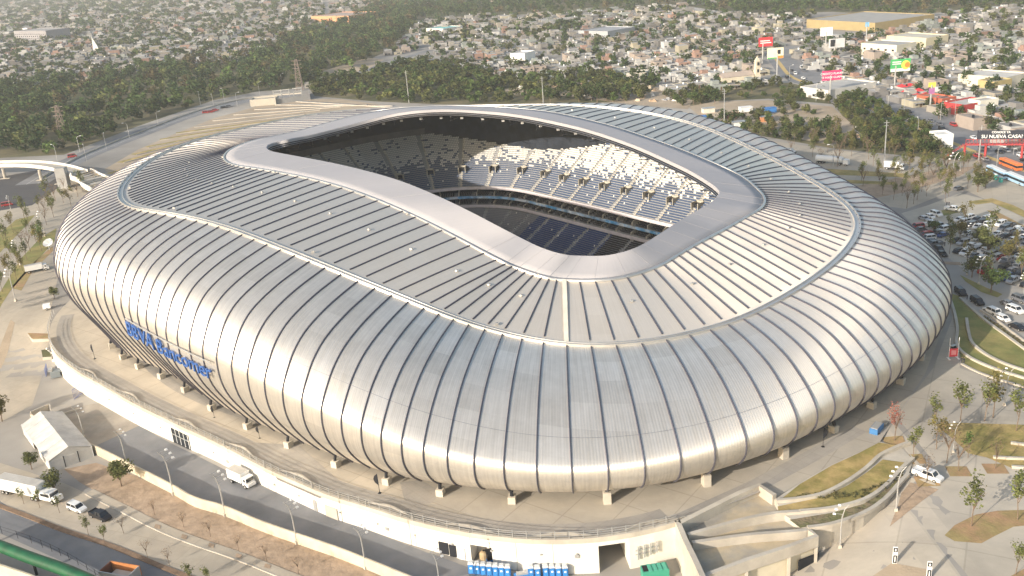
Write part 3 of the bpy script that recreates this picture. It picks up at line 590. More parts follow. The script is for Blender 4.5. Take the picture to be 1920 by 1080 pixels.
# podium deck as a fan ring: resample outer polygon and the hole by angle
outer += [LW(60, 125, 0)[:2], LW(0, 128, 0)[:2], LW(-60, 126, 0)[:2], LW(-120, 105, 0)[:2], LW(-158, 60, 0)[:2], LW(-165, 0, 0)[:2]]
def ang(p): return math.atan2(p[1]-C_[1], p[0]-C_[0])
O2 = sorted([(ang(p), tuple(p)) for p in outer]); 
def at_ang(lst, a):
    best = None
    for i in range(len(lst)):
        a0, p0 = lst[i-1]; a1, p1 = lst[i]; 
        if i == 0: a0 -= 2*math.pi
        for aa in (a, a-2*math.pi, a+2*math.pi):
            if a0 <= aa <= a1:
                d = np.array([math.cos(a), math.sin(a)]); P0, P1 = np.array(p0)-C_, np.array(p1)-C_; e = P1-P0; M_ = np.array([d, -e]).T
                t, u = np.linalg.solve(M_, P0); return C_+d*t
    return None
angs = sorted(set([a for a, _ in O2]+list(np.linspace(-math.pi, math.pi, 90)[:-1]))); pin = sorted([(ang(BW[k]), tuple(BW[k][:2]-nrm[k][:2]*1.5)) for k in inner_k])
Vp = []; 
for a_ in angs: Vp += [tuple(at_ang(O2, a_))+(0.,), tuple(at_ang(pin, a_))+(0.,)]
nA = len(angs); ob('stadium_plaza', np_mesh('stadium_plaza', np.array(Vp)+[0, 0, .03], [(2*i, 2*((i+1) % nA), 2*((i+1) % nA)+1, 2*i+1) for i in range(nA)], M_CONC), kind='structure')
# darker paving bands following the rail
def band_sheet(name, path, d0, d1, m, off, z=0., kind='structure', **k):
    P = np.array([p[:2] for p in path]); T = np.gradient(P, axis=0); T /= np.linalg.norm(T, axis=1)[:, None]; N = np.stack([-T[:, 1], T[:, 0]], 1)
    A, B = P+N*d0, P+N*d1; zz = (lambda Q: np.array([tz1(q) for q in Q])+off) if z is None else (lambda Q: np.full(len(Q), z+off)); n = len(P)
    V = np.concatenate([np.column_stack([A, zz(A)]), np.column_stack([B, zz(B)])]); F = [(i, i+1, n+i+1, n+i) for i in range(n-1)]
    if (d1 < d0): F = [f[::-1] for f in F]
    return ob(name, np_mesh(name, V, F, m), kind=kind, **k)
M_BAND = paving_mat('paving_band', (.33, .31, .28), (.38, .35, .31), 2.2, .8, .9)
band_sheet('paving_band', RAIL[8:], 2.0, 6.0, M_BAND, .045)
band_sheet('paving_band', [w3((-25+118*math.cos(a_)*1.0, 104*math.sin(a_)), 0) for a_ in np.linspace(-2.2, .2, 50)], 0, 3.0, M_BAND, .041)
for px in ([(480, 830), (560, 835), (640, 905), (600, 935), (520, 900)], [(750, 905), (790, 900), (830, 925), (800, 950), (760, 945)], [(1255, 970), (1400, 905), (1520, 842), (1600, 800), (1625, 810), (1540, 860), (1420, 925), (1270, 985)]):
    sheet('paving_patch', P2(px), M_BAND, .05, zf=0.)
def wall_mesh(path, z0, z1, th, m, name, parent=None, tops=None, **k):
    """wall following a path; z0/z1 numbers or per-point lists"""
    P = np.array([p[:2] for p in path]); n = len(P); T = np.gradient(P, axis=0); T /= np.linalg.norm(T, axis=1)[:, None]; N = np.stack([-T[:, 1], T[:, 0]], 1)*th/2
    z0 = np.broadcast_to(z0, n); z1 = np.broadcast_to(z1, n)
    V = np.stack([np.column_stack([P-N, z0]), np.column_stack([P-N, z1]), np.column_stack([P+N, z1]), np.column_stack([P+N, z0])], 1).reshape(-1, 3)
    F = [(i*4+j, i*4+j+1, (i+1)*4+j+1, (i+1)*4+j) for i in range(n-1) for j in range(3)]+[(0, 3, 2, 1), ((n-1)*4, (n-1)*4+1, (n-1)*4+2, (n-1)*4+3)]
    return ob(name, np_mesh(name, V, F, m), parent, **k)
# retaining wall of the plaza towards the service road, with gaps for doors drawn as recessed frames
rw = thing('retaining_wall', 'long curved white wall holding up the stadium plaza above the service road', 'wall')
cumr = np.concatenate([[0], np.cumsum(np.linalg.norm(np.diff(np.array(RAIL), axis=0), axis=1))])
def at_rail(s):
    i = min(max(np.searchsorted(cumr, s)-1, 0), len(RAIL)-2); f = (s-cumr[i])/(cumr[i+1]-cumr[i]); p = RAIL[i]*(1-f)+RAIL[i+1]*f; t_ = (RAIL[i+1]-RAIL[i]); t_ /= np.linalg.norm(t_); return p, t_
def rail_s(x, y, z=0.):
    p = bp(x, y, z)[:2]; d = [np.linalg.norm(p-q) for q in RAIL]; return cumr[int(np.argmin(d))]
ngate = (rail_s(1117, 1014), rail_s(1186, 1006)); nrec = (rail_s(883, 1009), rail_s(912, 1013))
def seg(s0, s1, n=None): n = n or max(2, int((s1-s0)/3)); return [at_rail(s)[0] for s in np.linspace(s0, s1, n)]
s_start = rail_s(93, 635)
cuts = [s_start, nrec[0], nrec[1], ngate[0], ngate[1], cumr[-1]]
for a_, b_ in ((0, 1), (2, 3), (4, 5)): wall_mesh(seg(cuts[a_], cuts[b_]), -8, -.02, .5, M_WHITE, 'wall_panel', rw)
for a_, b_, h in ((1, 2, -1.6), (3, 4, -.9)): wall_mesh(seg(cuts[a_], cuts[b_]), h, -.02, .5, M_WHITE, 'lintel', rw)
wall_mesh(seg(s_start, cumr[-1]), -.02, 1.0, .62, M_CONCW, 'parapet', rw)
def rail_item(name, s, w_, z0, z1, m, out=.3, th=.12, parent=rw, **k):
    p, t_ = at_rail(s); nn = np.array([t_[1], -t_[0]]); 
    if (nn@(p-C_)) < 0: nn = -nn
    if z0 <= -4: dz = tz1(p+nn*2)+7; z0 += dz; z1 += dz
    return MB().box(-w_/2, w_/2, -th, th, z0, z1).ob(name, m, parent, loc=(p[0]+nn[0]*out, p[1]+nn[1]*out, 0), rz=math.atan2(t_[1], t_[0]), **k)
def rail_at(x, y, z): 
    p = bp(x, y, z)[:2]; return rail_s(x, y, z)
# entrance glazing, doors, hatch windows, wall lamps, joints
s_ = rail_at(353, 826, -3.5); zg = -5.2; e_ = rail_item('glazed_entrance', s_, 7.2, -6.9, -3.0, M_GLASS, .34)
for dx in (-3.6, -1.8, 0, 1.8, 3.6): MB().box(dx-.07, dx+.07, -.2, -.1, -4.3, -.6).box(-3.6, 3.6, -.2, -.1, -2.3, -2.15).ob('mullion', M_WHITEP, e_)
for x, y, w_, m in ((841, 1040, 2.0, M_DARK), (856, 1046, 1.4, M_DARK), (866, 1048, 1.3, M_WHITEP), (605, 960, 1.0, M_POLE), (632, 972, 3.4, M_CONCW)):
    rail_item('door', rail_at(x, y, -5.5), w_, -6.95, -4.4, m, .31)
for x in range(210, 1110, 62): rail_item('wall_lamp', rail_at(x, 740+(x-210)*.33, -2), .35, -2.3, -2.0, M_POLE, .45)
for x in range(180, 1110, 85): rail_item('panel_joint', rail_s(x, 720+(x-180)*.45), .07, -6.9, -.1, mat('joint', (.5, .48, .44), .9), .2)
for x, y in ((1080, 1012), (715, 975), (407, 852)): rail_item('wall_vent', rail_s(x, y), .8, -3.0, -2.3, M_POLE, .35)
# gate opening behind: a deep dark bay with floor
def bay(s0, s1, name):
    p0, _ = at_rail(s0); p1, _ = at_rail(s1); d = (p1-p0)/np.linalg.norm(p1-p0); n_ = np.array([-d[1], d[0]]); 
    if n_@(C_-p0) < 0: n_ = -n_
    D = 16 if s1-s0 > 5 else 3
    a, b, c, e = p0+n_*.3, p1+n_*.3, p1+n_*D, p0+n_*D; V = [tuple(q)+(z,) for z in (-7.2, -.1) for q in (a, b, c, e)]
    MB().add(V, [(1, 2, 6, 5), (2, 3, 7, 6), (3, 0, 4, 7)]).ob(name, M_WHITE, rw)
bay(*ngate, 'gate_bay'); bay(*nrec, 'recess')
# railing along the parapet
fn = thing('plaza_fence', 'grey steel railing of posts and rails on top of the curved plaza wall', 'fence')
for h in (1.5, 1.95, 2.4): MB().tube([(p[0], p[1], h) for p in RAIL[10:]], .05, 4).ob('rail', M_POLE, fn)
posts = np.arange(s_start-20, cumr[-1], 2.6)
pm = MB().box(-.06, .06, -.06, .06, .95, 2.6).mesh('post', M_POLE)
for k, s in enumerate(posts[-100:]): p, _ = at_rail(s); ob('post', pm, fn, loc=(p[0], p[1], 0))
if len(posts) > 100:
    b = MB()
    for s in posts[:-100]: p, _ = at_rail(s); b.box(p[0]-.06, p[0]+.06, p[1]-.06, p[1]+.06, .95, 2.6)
    b.ob('post', M_POLE, fn, kind='stuff')
# undulating shade benches along the rail
wv = []
for i, (s0, dev) in enumerate([(rail_s(130, 690), 0), (rail_s(205, 737), 0), (rail_s(290, 785), 0), (rail_s(385, 838), 0), (rail_s(490, 890), 0), (rail_s(640, 950), 0), (rail_s(800, 993), 0), (rail_s(960, 1016), 0), (rail_s(1140, 1012), 0)]):
    P = []; zz = []
    for t_ in np.linspace(0, 1, 24):
        p, tg = at_rail(s0+t_*17); nn = np.array([-tg[1], tg[0]]); nn = nn if nn@(C_-p) > 0 else -nn
        P.append(p+nn*(1.1+1.4*math.sin(math.pi*t_)**2)); zz.append(.4+.32*math.sin(math.pi*t_)**2)
    wv.append(wall_mesh(P, .02, zz, .28, M_CONCW, 'wave_screen', label='low concrete screen swelling like a wave beside the plaza railing', cat='screen wall', group='wave screens along the plaza railing'))
# ramp building with thick parapets at the right end of the wall
rb = thing('ramp_block', 'concrete ramp block with thick angled parapets beside the grass terraces', 'ramp building')
wA = P2([(1274, 988), (1310, 970), (1385, 932), (1423, 917), (1452, 936)]); wB = P2([(1290, 1006), (1390, 978), (1450, 966), (1500, 962), (1560, 956), (1620, 940), (1660, 914), (1690, 882), (1712, 862)]); wC = P2([(1298, 1020), (1400, 1006), (1500, 998), (1514, 993), (1560, 986), (1620, 965), (1660, 938), (1690, 905), (1703, 892)])
wD = P2([(1513, 993), (1531, 1007), (1480, 1026), (1400, 1052), (1330, 1078), (1290, 1100)]); wE = P2([(1270, 984), (1284, 1018), (1302, 1055), (1318, 1090)])
for W_, nm in ((wA, 'parapet'), (wE, 'parapet')): wall_mesh(W_, -7.4, 1.0, 1.0, M_CONCW, nm, rb)
wall_mesh(wD, -1.9, .4, .8, M_CONCW, 'parapet', rb)
wall_mesh(cr(wB[:4], 4), -2.2, .55, .8, M_CONCW, 'parapet', rb)
wall_mesh(cr(wC[:4], 4), -2.4, .45, .8, M_CONCW, 'parapet', rb)
M_RAMPF = mat('ramp_floor', (.36, .33, .28), .9, 0, .15, .25, col2=(.47, .39, .27))
fl = P2([(1272, 987), (1424, 917), (1452, 936), (1470, 962), (1512, 994), (1529, 1008), (1400, 1053), (1318, 1084)]); sheet('ramp_floor', fl, M_RAMPF, 0, kind=None, zf=-1.2, parent=rb)
# face of the block under the lower parapet, set back, with posts
wDn = [p+np.array([-.2, .9]) for p in wD[1:]]; wall_mesh(wDn, -7.4, -1.85, .3, mat('cream_wall', (.62, .56, .43), .8, 0, .1), 'front_wall', rb)
for p in wD[1:5]: MB().box(-.25, .25, -.25, .25, -7.4, -1.9).ob('column', M_CONCW, rb, loc=(p[0], p[1]+.1, 0))
MB().box(-2.2, 2.2, -.1, .1, -6.9, -3.8).ob('doorway', M_DARK, rb, loc=((wD[1]*.75+wD[2]*.25)[0], (wD[1]*.75+wD[2]*.25)[1]-.3+.6, 0), rz=head(wD[1], wD[2]))
# pipes rack fixed on white wall near the gate
pr = thing('pipe_rack', 'bundle of white pipes fixed to the white wall right of the open gate', 'pipes', (0, 0, 0)); s_ = rail_at(1220, 1024, -3)
for k in range(4): rail_item('pipe', s_-2.2+k*1.2, .22, -5.0+k*.25, -2.2+k*.1, M_POLE, .6, .12, pr)
for zz in (-3.0, -4.0): rail_item('bracket', s_-.4, 4.6, zz, zz+.15, M_POLE, .45, .1, pr)
# terraces: low walls, grass, outer retaining wall
terr = P2([(1452, 936), (1500, 905), (1560, 870), (1610, 848), (1650, 828), (1690, 838), (1712, 862), (1703, 892), (1690, 905), (1660, 938), (1620, 965), (1560, 986), (1514, 993), (1470, 965)])
b = MB(); b.prism([tuple(p) for p in terr][::-1] if False else [tuple(p) for p in terr], -7.3, .0); tm = b.ob('terrace_bank', M_CONCW, label='curved concrete retaining wall of the planted terraces beside the ramp', cat='retaining wall')
curb1 = P2([(1455, 942), (1500, 938), (1545, 928), (1590, 905), (1625, 880), (1650, 857), (1680, 842), (1706, 832)])
for c_, lb in ((curb1, 'upper low concrete wall curving between the two grass terraces'), (wB[3:], 'middle low concrete wall curving between grass terrace and shrub bed'), (wC[3:], 'outer low concrete wall capping the curved terrace edge')):
    wall_mesh(cr(c_, 5), .0, .65, .75, M_CONCW, 'low_wall', label=lb, cat='low wall')
g1 = P2([(1500, 938), (1480, 940), (1462, 938), (1500, 908), (1560, 873), (1610, 850), (1648, 830), (1688, 836), (1650, 857), (1625, 880), (1590, 905), (1545, 928)])
g2 = P2([(1458, 950), (1545, 932), (1590, 910), (1628, 884), (1655, 862), (1700, 868), (1688, 882), (1660, 912), (1620, 938), (1560, 953), (1500, 959), (1460, 961)])
g3 = P2([(1480, 975), (1560, 962), (1620, 945), (1662, 918), (1692, 890), (1698, 893), (1688, 903), (1658, 935), (1618, 961), (1558, 981), (1500, 990)])
sheet('grass', g1, M_GRASS, .06, zf=0., kind='structure'); sheet('grass', g2, M_GRASS, .065, zf=0.); sheet('shrub_bed', g3, mat('shrub_bed_soil', (.24, .19, .12), .95, 0, .25, .8, col2=(.16, .16, .07), bump=.8), .07, zf=0.)
# ------------------------------------------------------------------ service yard and streets, front left
Z7 = -7.
sheet('service_road', GP([(112, 770), (145, 762), (215, 752), (245, 790), (330, 836), (420, 880), (520, 925), (600, 960), (700, 998), (800, 1036), (900, 1072), (1010, 1085), (1000, 1130), (700, 1120), (620, 1045), (480, 986), (430, 966), (300, 900), (200, 845), (100, 790)]), M_ASPH, .03)
sheet('yard_slab', GP([(112, 768), (145, 762), (215, 752), (262, 798), (180, 836), (100, 790)]), mat('yard_slab', (.27, .25, .22), .9, 0, .2, .15, col2=(.34, .30, .25)), .05)
sheet('dirt_strip', GP([(255, 893), (330, 930), (370, 952), (423, 970), (560, 1022), (650, 1053), (760, 1100), (700, 1130), (560, 1082), (440, 1036), (370, 1012), (300, 985), (240, 955), (195, 930), (150, 905), (120, 880), (180, 868)]), M_DIRT, .045)
sw = GP([(168, 922),  (235, 955), (300, 988), (370, 1016), (440, 1040), (560, 1087), (700, 1135)]); wall_mesh(cr(sw, 4), TZ(cr(sw, 4))-.2, TZ(cr(sw, 4))+.15, 2.0, M_STREET, 'pavement', kind='structure')
wall_mesh([p+np.array([-.55, -1.0]) for p in cr(sw, 4)], TZ(cr(sw, 4))-.2, TZ(cr(sw, 4))+.2, .25, M_CONCW, 'kerb', kind='structure')
sheet('concrete_street', GP([(-200, 830), (0, 868), (120, 906), (235, 958), (370, 1018), (440, 1042), (700, 1136), (560, 1180), (380, 1092), (200, 1020), (45, 965), (-200, 880)]), M_STREET, .02)
sheet('side_road', GP([(-200, 880), (0, 940), (45, 967), (200, 1021), (380, 1093), (560, 1180), (300, 1180), (180, 1080), (0, 1000), (-200, 930)]), M_ASPH, .025)
med = GP([(-40, 935), (45, 966), (120, 995), (200, 1021), (300, 1062), (380, 1093), (460, 1130)]); wall_mesh(cr(med, 5), TZ(cr(med, 5))-.2, TZ(cr(med, 5))+.2, 1.1, mat('soil_strip', (.22, .15, .10), .95, 0, .3, .7), 'planted_median', kind='structure')
# boundary wall
BWL = GP([(62, 792), (107, 818), (173, 848), (250, 887), (327, 927), (367, 950), (423, 967), (490, 995), (560, 1020), (640, 1048), (700, 1072), (780, 1105)])
wall_mesh(cr(BWL, 4), TZ(cr(BWL, 4))-.3, TZ(cr(BWL, 4))+2.5, .35, mat('boundary_render', (.60, .53, .40), .85, 0, .12, .3, col2=(.50, .44, .34)), 'boundary_wall', label='long cream boundary wall between the service road and the bare dirt strip', cat='wall')
wb = thing('yard_gatehouse', 'open concrete wall box at the far corner of the service yard', 'wall'); q = GP([(62, 790), (97, 775), (103, 800)])
wall_mesh(q[:2], -7.3, tz1(q[0])+2.9, .35, M_CONCW, 'wall_panel', wb); wall_mesh([q[1], q[2]], -7.3, tz1(q[0])+2.9, .35, M_CONCW, 'wall_panel', wb)
wb = ob('kerb_block', MB().box(-4, 4, -.2, .2, -.1, .6).mesh('kerb_block', M_CONCW), loc=gp(120, 778), rz=head(gp(103, 783), gp(140, 771)), label='low concrete kerb crossing the yard behind the gatehouse wall', cat='kerb')
# ------------------------------------------------------------------ right side lawns and beds
M_LOW = M_CONCW
L1 = GP([(1779, 549), (1800, 556), (1845, 598), (1890, 632), (1930, 660), (2000, 705), (2100, 770), (2100, 800), (2000, 752), (1925, 724), (1850, 702), (1803, 682), (1795, 640), (1790, 590)])
sheet('lawn', L1, M_GRASSG, .05)
for px, lb in (([(1781, 562), (1790, 590), (1795, 620), (1793, 642), (1800, 658), (1825, 676), (1870, 695), (1925, 712), (2000, 735)], 'long curved concrete seat wall at the edge of the lawn beside the stadium'), ([(1812, 599), (1816, 625), (1823, 645), (1845, 664), (1880, 682), (1925, 698), (2000, 722)], 'inner curved concrete seat wall across the lawn')):
    P = cr([gp(*p)[:2] for p in px], 5); wall_mesh(P, [tz1(p) for p in P], [tz1(p)+.55 for p in P], .7, M_LOW, 'seat_wall', label=lb, cat='seat wall')
P = cr([gp(*p)[:2] for p in [(1800, 560), (1845, 600), (1890, 633), (1930, 662), (2000, 708)]], 4); wall_mesh(P, -.1, .45, .7, M_LOW, 'seat_wall', label='straight concrete kerb wall between lawn and car park lane', cat='kerb wall')
P = cr([gp(*p)[:2] for p in [(1838, 583), (1870, 603), (1930, 648), (2000, 695)]], 4); wall_mesh(P, -.1, .5, .4, M_LOW, 'seat_wall', label='outer concrete edge of the flower bed beside the parked cars', cat='kerb wall')
sheet('shrub_bed', GP([(1842, 592), (1870, 607), (1930, 651), (2000, 698), (2000, 706), (1930, 659), (1850, 600)]), MATS['shrub_bed_soil'], .06)
P = cr([gp(*p)[:2] for p in [(1803, 683), (1830, 697), (1870, 712), (1930, 730), (2000, 757)]], 4); wall_mesh(P, -.1, .35, .6, M_LOW, 'seat_wall', label='lowest concrete kerb wall at the foot of the lawn', cat='kerb wall')
sheet('lawn', GP([(1753, 796), (1800, 793), (1860, 795), (1930, 797), (2050, 803), (2050, 900), (1925, 880), (1895, 877), (1850, 858), (1815, 850), (1790, 826)]), M_GRASS, .05)
for px, lb in (([(1895, 832), (1925, 836), (1990, 845)], 'upper low wall end in the lawn by the right edge'), ([(1862, 859), (1890, 861), (1925, 862), (1990, 868)], 'longer low wall in the lawn by the right edge'), ([(1897, 877), (1925, 879), (1990, 883)], 'lower low wall in the lawn by the right edge')):
    P = [gp(*p)[:2] for p in px]; wall_mesh(P, [tz1(p)-.2 for p in P], [tz1(p)+.5 for p in P], .6, M_LOW, 'low_wall', label=lb, cat='low wall')
sheet('mulch_bed', GP([(1771, 1004), (1790, 985), (1830, 965), (1870, 958), (1930, 956), (2050, 965), (2050, 1010), (1930, 985), (1900, 988), (1862, 1007), (1840, 1019), (1790, 1015)]), M_MULCH, .05)
sheet('mulch_bed', GP([(1896, 1080), (1925, 1064), (1990, 1060), (1990, 1130), (1880, 1120)]), M_MULCH, .05)
sheet('bare_bed', GP([(1707, 905), (1760, 918), (1735, 935), (1700, 962), (1668, 988), (1683, 950), (1690, 925)]), M_DIRT, .05)
sheet('bare_bed', GP([(1672, 1056), (1740, 1068), (1765, 1100), (1620, 1120), (1630, 1085)]), M_DIRTL, .05)
0 and sheet('paved_walk', GP([(1640, 1100), (1668, 1060), (1640, 1055), (1560, 1110)]), M_BAND, .045)
for x, y in ((1677, 827), (1713, 861), (1738, 902), (1797, 884), (1866, 879)):
    p = gp(x, y); sheet('tree_pit', [p[:2]+np.array(q) for q in ((-2.3, -1.5), (1.7, -2.1), (2.3, 1.5), (-1.7, 2.1))], M_MULCH, .055)
# plaza drive, car park and lanes at the right
sheet('car_park', GP([(1690, 400), (1740, 385), (1800, 362), (1840, 372), (1990, 440), (2200, 520), (2200, 640), (1990, 580), (1880, 520), (1800, 500), (1760, 470), (1720, 430)]), mat('parking_concrete', (.47, .425, .35), .9, 0, .12, .15, col2=(.41, .375, .315)), .03)
for px, m in (([(1800, 516), (1850, 540), (1880, 552), (1870, 558), (1840, 548), (1810, 528)], M_GRASSG), ([(1760, 490), (1800, 492), (1802, 498), (1775, 496)], M_DIRT), ([(1815, 378), (1860, 372), (1900, 385), (1990, 430), (1990, 442), (1900, 398), (1860, 380), (1830, 384)], M_GRASS), ([(1850, 394), (1870, 397), (1990, 460), (1980, 466), (1860, 402)], M_MULCH), ([(1765, 395), (1808, 390), (1800, 398), (1770, 405)], M_GRASSG),
    ([(1540, 316), (1700, 326), (1705, 333), (1560, 328)], M_GRASS), ([(1560, 336), (1680, 342), (1675, 347), (1570, 343)], M_GRASS), ([(1600, 350), (1760, 318), (1830, 312), (1800, 330), (1700, 360), (1640, 372)], M_DIRT)):
    sheet('grass_strip', GP(px), m, .05+.006*(int(px[0][0]+px[0][1]) % 11))
sheet('plaza_east', [tuple(p) for p in P2([(1450, 925), (1560, 862), (1650, 822), (1750, 690), (1788, 590)])]+[tuple(p) for p in GP([(1800, 690), (1925, 735), (2100, 800), (2200, 1000), (2100, 1300), (1700, 1250), (1330, 1110), (1310, 1085)])]+[(40., 146.), (50, 155.)], paving_mat('east_concrete', (.50, .45, .37), (.45, .405, .34), 11, .82, .5), .015)
sheet('plaza_north', GP([(1400, 258), (1560, 280), (1700, 296), (1860, 296), (1990, 350), (1990, 440), (1800, 352), (1700, 392), (1560, 372), (1430, 330)]), M_STREET, .02)
# ------------------------------------------------------------------ left side and behind
sheet('approach_road', GP([(-120, 330), (0, 332), (110, 312), (140, 318), (120, 345), (60, 385), (0, 395), (-120, 410)]), M_ASPHD, .04)
sheet('plaza_west', GP([(-200, 395), (0, 392), (60, 382), (120, 342), (215, 320), (240, 330), (130, 420), (100, 560), (92, 640), (60, 760), (-200, 900)]), M_STREET, .02)
for px, m in (([(-60, 485), (0, 438), (30, 412), (66, 403), (52, 420), (0, 474), (-60, 530)], M_GRASSG), ([(-60, 590), (0, 548), (40, 484), (75, 447), (106, 428), (102, 452), (60, 500), (20, 545), (-10, 600)], M_GRASSG), ([(20, 540), (55, 500), (98, 462), (100, 470), (60, 510), (40, 545)], M_MULCH), ([(-60, 700), (0, 650), (20, 600), (28, 605), (15, 660), (-40, 760)], M_DIRTL)):
    sheet('grass_strip', GP(px), m, .05)
RD = cr([gp(*p)[:2] for p in [(60, 345), (130, 305), (200, 275), (270, 248), (330, 225), (400, 203), (470, 188), (560, 180)]], 6)
band_sheet('access_road', RD, -9, 9, M_ASPH, .06, z=None); 
for d in (-3, 3): band_sheet('lane_line', RD, d-.12, d+.12, mat('road_paint', (.6, .6, .58), .7), .075, z=None)
wall_mesh([p+np.array([-.0, 11.5]) for p in RD], 0, .9, .4, M_CONCW, 'road_barrier', label='pale concrete barrier along the curved access road by the woodland', cat='barrier')
LOT = GP([(195, 318), (260, 280), (330, 250), (400, 222), (480, 200), (560, 186), (640, 186), (760, 202), (760, 230), (560, 240), (400, 262), (300, 300), (230, 340)])
sheet('terraced_lot', LOT, M_DIRTL, .03)
for k, (a_, b_) in enumerate([((205, 326), (300, 300)), ((225, 305), (360, 270)), ((250, 290), (420, 252)), ((275, 276), (470, 240)), ((300, 262), (500, 232)), ((330, 250), (540, 223)), ((365, 238), (570, 214)), ((400, 226), (600, 206)), ((440, 215), (640, 200)), ((480, 205), (690, 196)), ((520, 196), (740, 198)), ((560, 190), (780, 203))]):
    p, q = gp(*a_)[:2], gp(*b_)[:2]; d = (q-p)/np.linalg.norm(q-p); n_ = np.array([-d[1], d[0]])*(3.2 if k < 6 else 2.2); sheet('grass_strip' if k < 6 else 'gravel_strip', [p-n_, q-n_, q+n_, p+n_], M_GRASS if k < 6 else M_ASPH, .05, step=50)
    wall_mesh([p-n_*1.2, (p+q)/2-n_*1.2, q-n_*1.2], 0, .5, .5, M_CONCW, 'terrace_kerb', kind='structure')
# ------------------------------------------------------------------ street furniture
def pole_h(base, top, z):
    b = bp(*base, z); r = ray(*top); s = (b[:2]@r[:2])/(r[:2]@r[:2]); return CAMH+r[2]*s-z
def yard_lamp():
    t_ = thing('street_lamp', 'tall curved galvanised lamp post with three side lamps standing at the boundary wall', 'street lamp', group='lamp posts along the boundary wall')
    MB().tube([(0, 0, 0), (0, 0, 5), (-.1, 0, 7.2), (-.5, 0, 9), (-1.3, 0, 10.2)], [.16, .13, .11, .09, .06], 6).ob('pole', M_POLE, t_)
    MB().box(-.35, .35, -.35, .35, 0, .7, top=.8).ob('footing', M_CONCW, t_)
    for k, (h, dx) in enumerate(((7.8, -.2), (8.9, -.5), (9.9, -1.1))):
        a = MB().tube([(dx, 0, h), (dx+1.5, .2, h+.15)], .04, 4).ob('arm', M_POLE, t_); MB().box(dx+1.3, dx+1.9, 0, .4, h-.05, h+.25, top=.7).ob('lamp_head', M_WHITEP, a)
    return t_
L0 = yard_lamp(); used0 = False
lamps = [((158, 820), (140, 762), -7), ((237, 868), (222, 805), -7), ((326, 928), (308, 843), -7), ((423, 968), (406, 884), -7), ((557, 1020), (540, 938), -7), ((686, 1067), (673, 985), -7), ((826, 1112), (815, 1030), -7)]
lamps2 = [((1680, 958), (1686, 873), None), ((1575, 1027), (1583, 945), None), ((1787, 848), (1797, 790), None), ((1883, 760), (1905, 690), None), ((1818, 463), (1829, 418), None), ((1857, 433), (1860, 398), None), ((1835, 533), (1847, 480), None), ((1918, 560), (1925, 510), None),
 ((1785, 340), (1790, 285), None), ((1800, 320), (1803, 292), None), ((1813, 515), (1822, 470), None), ((30, 565), (12, 500), None), ((38, 497), (24, 450), None), ((85, 443), (73, 395), None), ((20, 392), (12, 367), None)]
for n_, (b_, t_, z) in enumerate(lamps+lamps2):
    p = gp(*b_); h = pole_h(b_, t_, p[2]); s = max(.6, min(1.15, h/10.2)); lab = None; grp = None
    if z is None:
        lab, grp = (('tall curved galvanised lamp post on the plaza and car park right of the stadium', 'lamp posts right of the stadium') if b_[0] > 900 else ('tall curved galvanised lamp post among the lawns left of the stadium', 'lamp posts left of the stadium'))
    if n_ == 0: L0.location = tuple(p); L0.rotation_euler = (0, 0, .6); L0.scale = (s,)*3
    else: copy_tree(L0, p, .6 if n_ < 7 else 2.8, lab, grp, s)
def far_lamp():
    t_ = thing('street_lamp', 'slim single arm street lamp beside the access road by the woodland', 'street lamp', group='street lamps on the access road')
    MB().tube([(0, 0, 0), (0, 0, 8.5), (.4, 0, 9.3), (2.2, 0, 9.7)], [.13, .1, .08, .06], 5).ob('pole', M_POLE, t_); MB().box(1.9, 2.9, -.2, .2, 9.6, 9.85).ob('lamp_head', M_WHITEP, t_); return t_
F0 = far_lamp(); f = 0
for x, y in ((150, 285), (163, 303), (108, 302), (200, 280), (243, 258), (297, 236), (376, 197), (401, 200), (445, 198), (421, 190), (487, 177), (529, 160), (506, 165)):
    p = gp(x, y)
    if f == 0: F0.location = tuple(p); f = 1
    else: copy_tree(F0, p, rng.uniform(0, 6))
AV = [(1333, 8), (1613, 190), (1664, 213), (1695, 210), (1763, 225), (1790, 222), (1720, 260), (1562, 312), (1900, 290), (1868, 318), (1480, 150), (1530, 190)]
for x, y in AV[1:]: copy_tree(F0, gp(x, y), rng.uniform(0, 6), 'slim single arm street lamp along the avenue at the upper right', 'street lamps along the avenue')
def tall_pole(b_, t_, lab):
    p = gp(*b_); h = pole_h(b_, t_, 0); o = thing('utility_pole', lab, 'pole', p); MB().tube([(0, 0, 0), (0, 0, h)], [.35, .16], 6).ob('shaft', M_POLE, o); MB().box(-1.2, 1.2, -.1, .1, h-1.2, h-1.0).box(-.9, .9, -.1, .1, h-2.4, h-2.25).ob('crossarm', M_POLE, o); return o
tall_pole((767, 193), (760, 132), 'tall grey mast rising from the scrub behind the middle of the stadium')
tall_pole((1019, 196), (1018, 143), 'tall thin mast behind the stadium rim before the rubble lots')
tall_pole((1358, 241), (1360, 167), 'tall thin mast behind the stadium beside the blue sheds')
tall_pole((1835, 300), (1855, 235), 'leaning white concrete post in front of the red footbridge')
tall_pole((1658, 305), (1670, 225), 'grey post at the edge of the scrub left of the buses')
